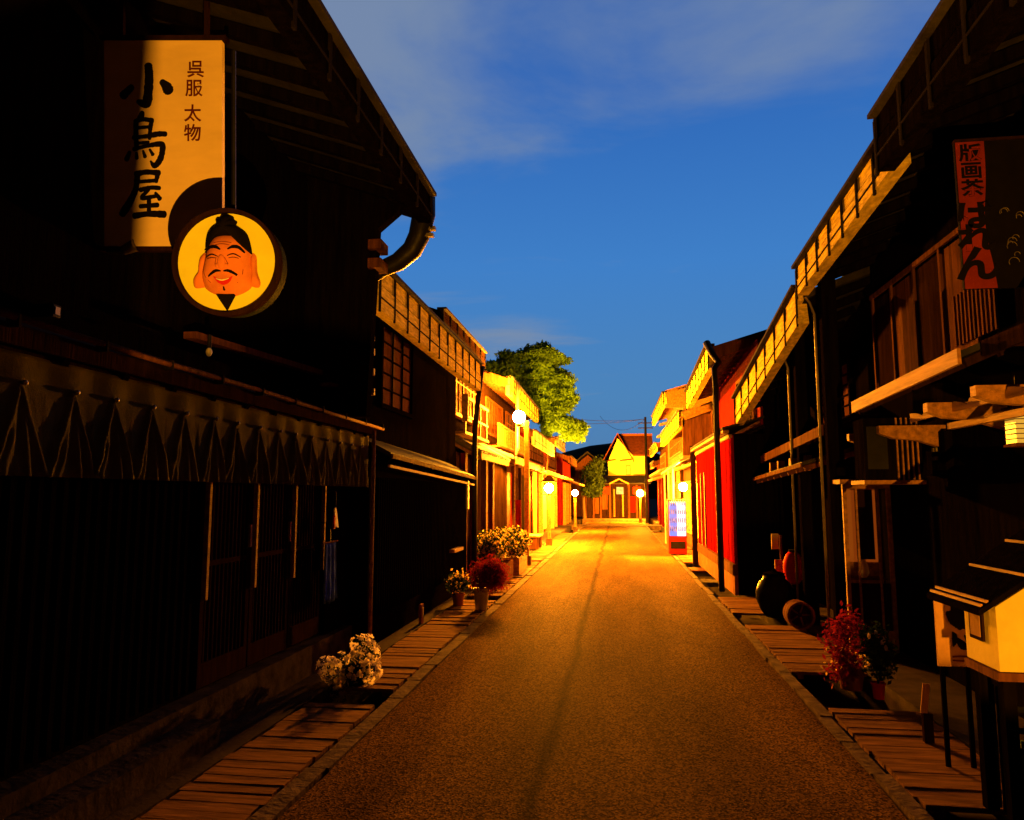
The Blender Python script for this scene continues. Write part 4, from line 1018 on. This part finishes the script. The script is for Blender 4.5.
# red shrub in steel bucket
c = Vector((-2.0, 10.95, .035))
t = thing('red_potted_shrub', 'round dark red shrub in a steel bucket on the left gutter edge', 'potted plant', c)
pot(c, .12, .30, steel, t, 'bucket')
m = MB()
for k in range(7):
    a = k*.9; m.tube([c+Vector((0, 0, .25)), c+Vector((.12*math.cos(a), .12*math.sin(a), .55))], .008, 5)
m.build('stem', bark, t)
q = P(489, 575, y=10.95)
leaves([(q.x+random.uniform(-.12, .12), q.y+random.uniform(-.12, .12), q.z+random.uniform(-.12, .12), .17, .17, .16) for _ in range(9)], 5200, .022).build('foliage', leaf_r, t)
# small cream flowers behind it
c = Vector((-2.42, 11.3, .03)); t = thing('small_flower_pot', 'small pot of pale blossoms behind the red shrub', 'potted plant', c)
pot(c, .10, .18, terra, t); leaves([(c.x, c.y, .36, .15, .15, .13)], 500, .03).build('foliage', leaf_d, t); leaves([(c.x, c.y, .40, .16, .16, .13)], 160, .03).build('blossom', petal_o, t)
# cream flower bush at left pole
c = Vector((-2.33, 6.55, .03)); t = thing('cream_flower_bush', 'bush of pale cream blossoms by the slim pole of the kimono shop', 'potted plant', c)
pot(c, .11, .16, wood_blk, t)
bl = [(P(u, v, y=6.55+random.uniform(-.12, .12)), r_) for u, v, r_ in ((335,672,12),(345,678,12),(356,668,12),(366,655,12),(360,680,12),(348,664,12),(328,668,9),(370,672,9),(362,645,10),(340,688,10))]
leaves([(p.x, p.y, p.z, r_*.007, r_*.007, r_*.007) for p, r_ in bl], 1600, .014).build('foliage', leaf_d, t)
M = MB()
for p, r_ in bl:
    for _ in range(40):
        d = Vector((random.gauss(0,1), random.gauss(0,1), random.gauss(0,1))).normalized()*r_*.0105*random.uniform(.8, 1.1)
        f = p+d; ax = (d.normalized()+Vector((random.gauss(0,.4), random.gauss(0,.4), random.gauss(0,.4)))).normalized(); e = ax.cross(Vector((.3,.2,1))).normalized(); g_ = ax.cross(e)
        for k in range(5):
            a = 2*math.pi*k/5; b2 = a+.55; a1 = a-.55; rr = random.uniform(.022, .034)
            M.add([f, f+(e*math.cos(a1)+g_*math.sin(a1))*rr*.7+ax*.006, f+(e*math.cos(a)+g_*math.sin(a))*rr+ax*.008, f+(e*math.cos(b2)+g_*math.sin(b2))*rr*.7+ax*.006], [(0,1,2,3)])
M.build('blossom', petal, t)
# planter beds by the big lamp
for (c, lb, mm_, pl) in (((-2.35, 14.6, .03), 'ochre blossoms in a wooden planter before the dark red posts', petal_o, wood_br), ((-2.28, 16.4, .03), 'wooden planter of flowers at the foot of the tall street lamp', petal_o, wood_y)):
    c = Vector(c); t = thing('flower_planter', lb, 'planter', c, 'wooden flower planters near the tall lamp')
    m = MB(); m.box(c.x-.22, c.x+.22, c.y-.7, c.y-.66, .03, .38); m.box(c.x-.22, c.x+.22, c.y+.66, c.y+.7, .03, .38)
    m.box(c.x-.22, c.x-.19, c.y-.66, c.y+.66, .03, .38); m.box(c.x+.19, c.x+.22, c.y-.66, c.y+.66, .03, .38); m.box(c.x-.19, c.x+.19, c.y-.66, c.y+.66, .05, .32)
    m.build('planter_box', pl, t)
    bl = [(c.x+random.uniform(-.15, .15), c.y+random.uniform(-.6, .6), random.uniform(.5, .85), .2, .2, .17) for _ in range(12)]
    leaves(bl, 3600, .035).build('foliage', leaf_d, t); leaves(bl, 2600, .034).build('blossom', mm_, t)

# ------------------------------------------------------------------ street lamps
def street_lamp(loc, gz, gr, arm, st, label, postm=wood_y, hood=False, name='street_lamp'):
    c = Vector(loc); t = thing(name, label, 'street lamp', c, 'amber street lamps')
    m = MB().box(c.x-.055, c.x+.055, c.y-.055, c.y+.055, 0, gz-(gr+.06 if arm == 0 else .1)); m.build('post', postm, t, bevel=.01)
    m = MB().box(c.x-.10, c.x+.10, c.y-.10, c.y+.10, 0, .25); m.build('post_base', stone, t)
    if arm: MB().beam((c.x-.06 if arm < 0 else c.x+.06, c.y, gz-gr-.06), (c.x+arm*1.25, c.y, gz-gr-.06), .05, .05).build('arm', postm, t)
    gc = Vector((c.x+arm, c.y, gz))
    MB().lathe((gc.x, gc.y, gz-gr-.045), [(.07, 0), (.085, .02), (.06, .05)], 14).build('collar', iron, t)
    m = MB().sphere(gc, gr, 20, 14); m.smooth = True; m.build('globe', emit('sodium globe %d' % int(st), AMBER, st), t)
    if hood:
        m = MB(); s_ = gr*1.7
        m.hexa([(gc.x-s_,gc.y-s_,gz+gr+.05),(gc.x+s_,gc.y-s_,gz+gr+.05),(gc.x+s_,gc.y+s_,gz+gr+.05),(gc.x-s_,gc.y+s_,gz+gr+.05),(gc.x-.04,gc.y-.04,gz+gr+.28),(gc.x+.04,gc.y-.04,gz+gr+.28),(gc.x+.04,gc.y+.04,gz+gr+.28),(gc.x-.04,gc.y+.04,gz+gr+.28)])
        m.build('hood', wood_dk, t)
        m = MB()
        for sx_ in (-1, 1): m.box(gc.x+sx_*s_*.85-.015, gc.x+sx_*s_*.85+.015, gc.y-.015, gc.y+.015, gz-gr-.05, gz+gr+.05)
        m.beam((gc.x-s_*.9, gc.y, gz-gr-.06), (gc.x+s_*.9, gc.y, gz-gr-.06), .06, .03); m.build('cage', wood_dk, t)
    return t
q = P(519, 417, y=17.9); pb = P(527, 560, y=17.9)
lamp_a = street_lamp((pb.x, 17.9, 0), q.z, .15, q.x-pb.x, 17000, 'tallest amber globe lamp on a wooden post at the left')
q = P(549, 488, y=25.0); street_lamp((q.x, 25.0, 0), q.z, .15, 0, 32000, 'amber lamp with little roof standing left beyond the tallest lamp', hood=True)
q = P(575, 493, y=34.5); street_lamp((q.x, 34.5, 0), q.z, .13, 0, 24000, 'small far amber lamp on the left before the street end')
q = P(640, 494, y=46.8); street_lamp((q.x, 46.8, 0), q.z+.05, .2, 0, 16000, 'far amber lamp on the right before the yellow gable house')
# wall lamp above vending machine
q = P(683, 487, y=21.68)
t = thing('wall_lamp', 'amber globe lamp on a bracket above the vending machine', 'wall lamp', (q.x, 21.68, q.z-.2), 'amber street lamps')
m = MB().sphere(q, .115, 18, 12); m.smooth = True; m.build('globe', emit('sodium globe wall', AMBER, 22000), t)
MB().beam((q.x, q.y, q.z+.14), (2.4, q.y, q.z+.14), .04, .04).build('bracket', iron, t)
MB().lathe((q.x, q.y, q.z+.11), [(.07, 0), (.08, .02), (.04, .05)], 14).build('cap', iron, t)

# ------------------------------------------------------------------ vending machine
VY = 21.6; q0 = P(669, 545, y=VY); q1 = P(687, 545, y=VY); vx0, vx1 = q0.x, q1.x; vz = 1.50
vm = thing('vending_machine', 'glowing drinks vending machine with blue and white front at the red wall end', 'vending machine', ((vx0+vx1)/2, VY+.2, .03))
MB().box(vx0, vx1, VY+.02, VY+.7, .05, vz+.08).build('cabinet', redp, vm, bevel=.01)
xm = vx0+(vx1-vx0)*.48
MB().box(xm, vx1-.02, VY, VY+.018, .55, vz).build('lit_panel', emit('cool white panel', (.62, .78, 1), 2.0), vm)
MB().box(vx0+.02, xm-.01, VY, VY+.018, .55, vz).build('blue_panel', emit('blue panel', (.12, .26, 1), 1.3), vm)
m = MB()
for r_ in range(4):
    for k in range(4):
        x = vx0+.045+k*.055+(0 if k < 4 else .05); z = .68+r_*.24
        m.lathe((x, VY-.015, z), [(.016, 0), (.016, .11), (.007, .14), (.007, .16)], 8)
        m.lathe((x+(xm-vx0), VY-.015, z), [(.016, 0), (.016, .11), (.007, .14), (.007, .16)], 8)
m.build('sample_bottle', mat('mixed bottles', (.2, .22, .5), .4, .9, 9), vm)
MB().box(vx0+.05, vx1-.05, VY-.005, VY+.018, .2, .4).build('pickup_slot', iron, vm)
# second lit sign box above
q = P(671, 476, y=23); 

# ------------------------------------------------------------------ right pavement objects
def rp(u, v, y): return P(u, v, y=y)
c = Vector((rp(775, 605, 10.9).x, 10.9, .03)); r_ = .22
t = thing('glazed_jar', 'big dark round jar on the right pavement by the slatted cover', 'jar', c)
m = MB().lathe(c, [(.13, 0), (.20, .10), (.25, .24), (.25, .34), (.21, .46), (.15, .52), (.155, .56), (.13, .56), (.12, .5)], 24); m.smooth = True; m.build('jar_body', mat('dark blue glaze', (.012, .013, .03), .25, .4, 5), t)
MB().lathe((c.x, c.y, c.z+.57), [(.14, 0), (.15, .02), (.03, .05), (.02, .08)], 18).build('jar_lid', wood_blk, t)
c = Vector((rp(799, 612, 10.0).x, 10.0, .03))
t = thing('wooden_drum_pail', 'pale coopered tub standing on edge right of the dark jar', 'tub', c)
M = MB(); R_ = .17; n = 28
for k in range(n):
    for rr, yy in ((R_, -.12), (R_, .14), (R_*.82, .14), (R_*.82, -.12)):
        a = 2*math.pi*k/n; M.v.append((c.x+rr*math.cos(a), c.y+yy, c.z+R_+rr*math.sin(a)))
for k in range(n):
    for j in range(4): M.f.append((k*4+j, k*4+(j+1) % 4, ((k+1) % n)*4+(j+1) % 4, ((k+1) % n)*4+j))
M.build('tub_wall', wood_br, t); M = MB(); M.prism_y([(c.x+R_*.82*math.cos(2*math.pi*k/n), c.z+R_+R_*.82*math.sin(2*math.pi*k/n)) for k in range(n)], c.y-.02, c.y+.02); M.build('tub_base', wood_dk, t)
M = MB(); 
for k in range(5):
    a = k*1.25; M.tube([(c.x+.03*math.cos(a), c.y-.03, c.z+R_+.03*math.sin(a)), (c.x+.13*math.cos(a), c.y-.04, c.z+R_+.13*math.sin(a))], .012, 5)
M.build('spoke', wood_br, t)
q = rp(794, 584, 11.2)
t = thing('red_paper_lantern', 'deep red barrel lantern standing behind the dark jar', 'lantern', (q.x, 11.2, .03))
M = MB(); pr_ = []
z0, z1 = q.z, rp(794, 552, 11.2).z
for k in range(13):
    s_ = k/12; pr_.append((.06+.085*math.sin(math.pi*s_)**.6, z0+(z1-z0)*s_-.0)); 
    if k < 12: pr_.append((.055+.082*math.sin(math.pi*(s_+.04))**.6, z0+(z1-z0)*(s_+.04)))
M.lathe((q.x, 11.2, 0), pr_, 20); M.smooth = True; M.build('lantern_paper', redp, t)
M = MB(); M.lathe((q.x, 11.2, z1+.002), [(.06, 0), (.06, .03)], 14); M.lathe((q.x, 11.2, z0-.035), [(.06, 0), (.06, .03)], 14); M.build('lantern_ring', iron, t)
MB().box(q.x-.1, q.x+.1, 11.1, 11.3, .03, z0-.04).build('stand', wood_blk, t)
a = rp(775, 549, 11.6); b_ = rp(770, 535, 11.6)
t = thing('small_standing_sign', 'narrow upright wooden sign with lit top left of the red lantern', 'sign', (a.x, 11.6, .03))
MB().box(a.x+.07, a.x+.10, 11.58, 11.62, .03, b_.z).build('sign_post', wood_br, t); MB().box(a.x-.05, a.x+.05, 11.57, 11.59, a.z, b_.z+.02).build('sign_plate', plaster, t)
MB().box(a.x-.02, a.x+.09, 11.55, 11.577, .55, .75).build('lower_plate', wood_y, t)
# plants near right cover
c = Vector((rp(850, 660, 7.0).x, 7.0, .03)); t = thing('magenta_leaf_plant', 'magenta leaved plant spilling beside the near right gutter cover', 'potted plant', c)
pot(c, .12, .2, terra, t)
leaves([(c.x+random.uniform(-.14, .14), c.y+random.uniform(-.12, .12), random.uniform(.2, .62), .10, .10, .12) for _ in range(12)], 1100, .026).build('foliage', leaf_p, t)
leaves([(c.x, c.y, .25, .2, .15, .1)], 70, .022).build('blossom', petal_o, t)
c = Vector((rp(878, 680, 6.7).x, 6.7, .03)); t = thing('pale_bloom_plant', 'dark leafy plant with a few pale blooms in a red pot', 'potted plant', c)
pot(c, .055, .13, redp, t)
leaves([(c.x+random.uniform(-.08, .08), c.y+random.uniform(-.1, .1), random.uniform(.25, .6), .08, .08, .09) for _ in range(8)], 900, .024).build('foliage', leaf_d, t)
M = MB()
for u, v in ((869, 636), (876, 633), (884, 640), (886, 648), (882, 643)):
    q = rp(u, v, 6.62); M.sphere(q, .018, 8, 6, (.7, 1, 1.4))
M.smooth = True; M.build('bloom', petal, t)
m = MB()
for dx in (-.03, .02, .05): m.tube([c+Vector((0, 0, .1)), c+Vector((dx*2, -.03, .58))], .005, 5)
m.build('stem', leaf_d, t)
q = rp(925, 682, 5.6); t = thing('price_tag_stand', 'small pale upright tag on the ground between plants and poster', 'tag', (q.x, 5.6, .03))
MB().beam((q.x-.02, 5.6, .22), (q.x+.0, 5.58, .42), .045, .01, (0, 1, 0)).build('card', paper, t); MB().box(q.x-.03, q.x+.03, 5.58, 5.62, .03, .22).build('stake', wood_dk, t)

# little roofed cabinet
cy0, cy1 = 4.2, 4.56; n0 = P(1000, 672, y=cy0); zb = n0.z; cx0 = n0.x; zt = P(1000, 607, y=cy0).z
t = thing('roofed_notice_cabinet', 'small yellow house shaped cabinet with dark battened roof at right', 'cabinet', (cx0+.4, 4.5, .03))
zrd = zt+.30
MB().prism_y([(cx0, zb), (cx0, zt), (cx0+.45, zrd), (cx0+.9, zt), (cx0+.9, zb)], cy0, cy1).build('cabinet_body', mat('amber painted cabinet', (.62, .50, .12), .7, .12, 6), t, bevel=.004)
m = MB(); ex = cx0-.13; ez = zt-.03
m.hexa([(ex,cy0-.12,ez),(ex,cy1+.16,ez),(cx0+.45,cy1+.16,zrd+.07),(cx0+.45,cy0-.12,zrd+.07),(ex,cy0-.12,ez+.03),(ex,cy1+.16,ez+.03),(cx0+.45,cy1+.16,zrd+.10),(cx0+.45,cy0-.12,zrd+.10)])
m.hexa([(cx0+1.03,cy0-.12,ez),(cx0+1.03,cy1+.16,ez),(cx0+.455,cy1+.16,zrd+.07),(cx0+.455,cy0-.12,zrd+.07),(cx0+1.03,cy0-.12,ez+.03),(cx0+1.03,cy1+.16,ez+.03),(cx0+.455,cy1+.16,zrd+.10),(cx0+.455,cy0-.12,zrd+.10)])
rf_ = m.build('cabinet_roof', wood_blk, t)
for f_ in (.02, .07, .40, .75):
    xx = ex+(cx0+.45-ex)*f_; zz_ = ez+.03+(zrd+.07-ez)*f_
    MB().box(xx, xx+.014, cy0-.10, cy1+.14, zz_+.004, zz_+.018).build('roof_batten', wood_y, rf_)
w = MB().box(cx0-.012, cx0, 4.33, 4.48, zt-.20, zt-.03).build('window', wood_dk, t); MB().box(cx0-.016, cx0-.013, 4.35, 4.46, zt-.18, zt-.05).build('pane', noodle, w)
MB().box(cx0-.015, cx0+.9, cy0-.01, cy1, zb-.045, zb-.003).build('bottom_rail', wood_br, t)
m = MB()
for x in (cx0+.02, cx0+.82):
    for y in (cy0+.02, cy1-.08): m.box(x, x+.06, y, y+.06, .03, zb-.047)
m.build('leg', wood_blk, t)
t2 = thing('bottle_crate', 'dark lattice crate of bottles under the yellow roofed cabinet', 'crate', (cx0+.35, 4.5, .03))
m = MB(); z1 = zb-.12
for k in range(6): z = .06+k*(z1-.06)/6; m.box(cx0+.10, cx0+.75, cy0+.1, cy0+.115, z, z+.03); m.box(cx0+.085, cx0+.10, cy0+.1, cy1-.1, z, z+.03)
for k in range(4): y = cy0+.1+k*.055; m.box(cx0+.07, cx0+.085, y, y+.012, .05, z1)
m.build('crate_slats', iron, t2)
m = MB()
for i in range(4):
    for j in range(1): m.lathe((cx0+.17+i*.14, cy0+.18+j*.13, .08), [(.035, 0), (.035, .2), (.014, .28), (.014, .34)], 8)
m.smooth = True; m.build('bottle', mat('green bottle glass', (.05, .10, .06), .2, .3, 5), t2)
# poster board
a = P(934, 596, y=5.1); b_ = P(967, 667, y=5.1)
t = thing('standing_poster_board', 'tan poster with black ink picture propped beside the yellow cabinet', 'poster', (a.x+.1, 5.1, .03))
MB().box(a.x, b_.x+.06, 5.1, 5.115, b_.z, a.z).build('poster', paper, t)
def fp(x, y, h): return Vector((a.x+x*(b_.x+.06-a.x), 5.1-h, a.z-y*(a.z-b_.z)))
strokes([[(.42,.14,.05),(.5,.2,.3),(.62,.30,.42),(.6,.40,.2)], [(.30,.25,.08),(.45,.3,.25),(.75,.28,.35),(.85,.38,.1)], [(.5,.42,.06),(.7,.40,.12),(.85,.45,.1)],
         [(.42,.52,.05),(.46,.60,.16),(.42,.70,.05)], [(.50,.60,.06),(.62,.68,.14),(.80,.72,.07)], [(.72,.56,.04),(.80,.64,.10),(.84,.74,.04)]], fp, 'ink_picture', ink, t)
strokes([[(.38,.86,.028),(.60,.85,.028),(.9,.86,.028)], [(.38,.91,.025),(.62,.915,.025),(.85,.91,.025)]], fp, 'printed_caption', ink_r, t)
m = MB(); m.box(a.x+.02, a.x+.045, 5.118, 5.14, .03, a.z); m.box(b_.x, b_.x+.025, 5.118, 5.14, .03, a.z); m.build('stand_leg', wood_blk, t)
# lit andon lantern at right edge
a = P(1014, 409, y=5.6); b_ = P(1036, 443, y=5.6)
t = thing('paper_andon_lantern', 'small glowing yellow slatted lantern under the cafe eave at the right edge', 'lantern', (a.x+.07, 5.6, b_.z))
MB().box(a.x+.006, b_.x-.006, 5.606, 5.75, b_.z, a.z).build('shade', emit('andon glow', (1, .5, .05), .85), t)
m = MB()
for k in range(8): z = b_.z+(a.z-b_.z)*k/7; m.box(a.x, b_.x, 5.60, 5.756, z-.003, z+.003)
m.box(a.x-.01, b_.x+.01, 5.59, 5.76, a.z+.004, a.z+.02); m.box(a.x-.01, b_.x+.01, 5.59, 5.76, b_.z-.02, b_.z-.004); m.build('frame', wood_br, t)
MB().tube([((a.x+b_.x)/2, 5.68, a.z+.02), ((a.x+b_.x)/2, 5.68, a.z+.25)], .006, 6).build('hanging_cord', iron, t)

# blue garment hanging by the left doors
a = P(330, 546, x=-2.86); 
t = thing('hanging_indigo_cloth', 'folded indigo cloth hanging at the far end of the lattice doors', 'cloth', (-2.86, a.y, .9))
M = MB(); z1 = P(330, 543, x=-2.86).z; z0 = P(330, 601, x=-2.86).z; w_ = .36
for k in range(13):
    z = z1-(z1-z0)*k/12
    for i in range(25):
        s_ = i/24; M.v.append((-2.86+.03*math.sin(s_*19+k*.05)*(.4+.6*k/12), a.y-w_/2*(.8+.2*k/12)+w_*s_*(.8+.2*k/12), z+(.02*math.sin(s_*9) if k == 12 else 0)))
for k in range(12):
    for i in range(24): q_ = k*25+i; M.f.append((q_, q_+1, q_+26, q_+25))
M.smooth = True; o = M.build('cloth_folds', cloth_b, t); o.modifiers.new('thickness', 'SOLIDIFY').thickness = .008
MB().tube([(-2.86, a.y-.2, z1+.01), (-2.86, a.y+.2, z1+.01)], .01, 6).build('hanger_bar', wood_br, t)
MB().tube([(-2.86, a.y, z1+.01), (-2.86, a.y, z1+.2), (-2.99, a.y, z1+.2)], .006, 6).build('hook', iron, t)
q = P(336, 519, x=-2.84)
t = thing('white_fan_charm', 'small white and red fan charm above the indigo cloth', 'charm', q)
M = MB(); M.prism_x([(q.y-.05, q.z+.10), (q.y-.01, q.z+.12), (q.y+.07, q.z-.09), (q.y-.03, q.z-.07)], -2.85, -2.835); M.build('fan_leaf', whitep, t)
MB().box(-2.852, -2.832, q.y-.06, q.y-.03, q.z-.10, q.z+.04).build('fan_handle', redp, t)
MB().tube([(-2.843, q.y, q.z+.1), (-2.843, q.y, q.z+.28), (-2.99, q.y, q.z+.28)], .004, 5).build('string', iron, t)
q = P(422, 611, x=-2.55)
t = thing('clay_marker', 'small orange upright tile leaning at the dark lattice wall', 'tile', (-2.55, q.y, .03))
MB().box(-2.58, -2.54, q.y-.06, q.y+.06, .03, q.z+.09).build('tile_body', terra, t, bevel=.008); MB().box(-2.538, -2.533, q.y-.03, q.y+.03, .12, q.z+.04).build('tile_face', wood_y, t)
# red vertical nobori by the tall lamp
a = P(518, 500, y=17.2); 
t = thing('red_banner_post', 'narrow red vertical banner left of the tallest lamp post', 'banner', (a.x, 17.2, .03))
MB().tube([(a.x-.08, 17.2, .03), (a.x-.08, 17.2, 2.75)], .014, 6).build('pole', wood_y, t)
MB().box(a.x-.06, a.x+.07, 17.19, 17.205, P(518, 535, y=17.2).z, P(518, 500, y=17.2).z).build('cloth', redp, t)
MB().tube([(a.x-.08, 17.2, 2.7), (a.x+.08, 17.2, 2.7)], .008, 6).build('cross_rod', wood_y, t)
# bench beyond
t = thing('low_bench', 'low wooden bench in front of the second street lamp', 'bench', (-2.6, 23.6, .03))
MB().box(-2.85, -2.4, 23.0, 24.2, .40, .45).build('seat', wood_y, t)
for y in (23.08, 24.05): MB().box(-2.82, -2.43, y, y+.06, .03, .399).build('leg', wood_br, t)

# utility pole and wires at the street end
q = P(645.5, 430, y=46)
t = thing('utility_pole', 'thin dark utility pole with wires at the far right of the street', 'utility pole', (q.x, 46, 0))
m = MB().tube([(q.x, 46, 0), (q.x, 46, P(645, 417, y=46).z)], [.11, .07], 10); m.build('pole', iron, t)
for v in (423, 428): z = P(645, v, y=46).z; MB().box(q.x-.45, q.x+.45, 45.95, 46.02, z-.03, z+.03).build('cross_arm', iron, t)
M = MB()
A = P(645, 419, y=46)
for (pb_, sag) in ((P(545, 414, y=44), .25), (P(600, 416, y=60), .9), (P(560, 423, y=46), .15)):
    pts_ = [A.lerp(pb_, k/16)+Vector((0, 0, -4*sag*(k/16)*(1-k/16))) for k in range(17)]; M.tube(pts_, .014, 5)
M.build('wire', iron, t)
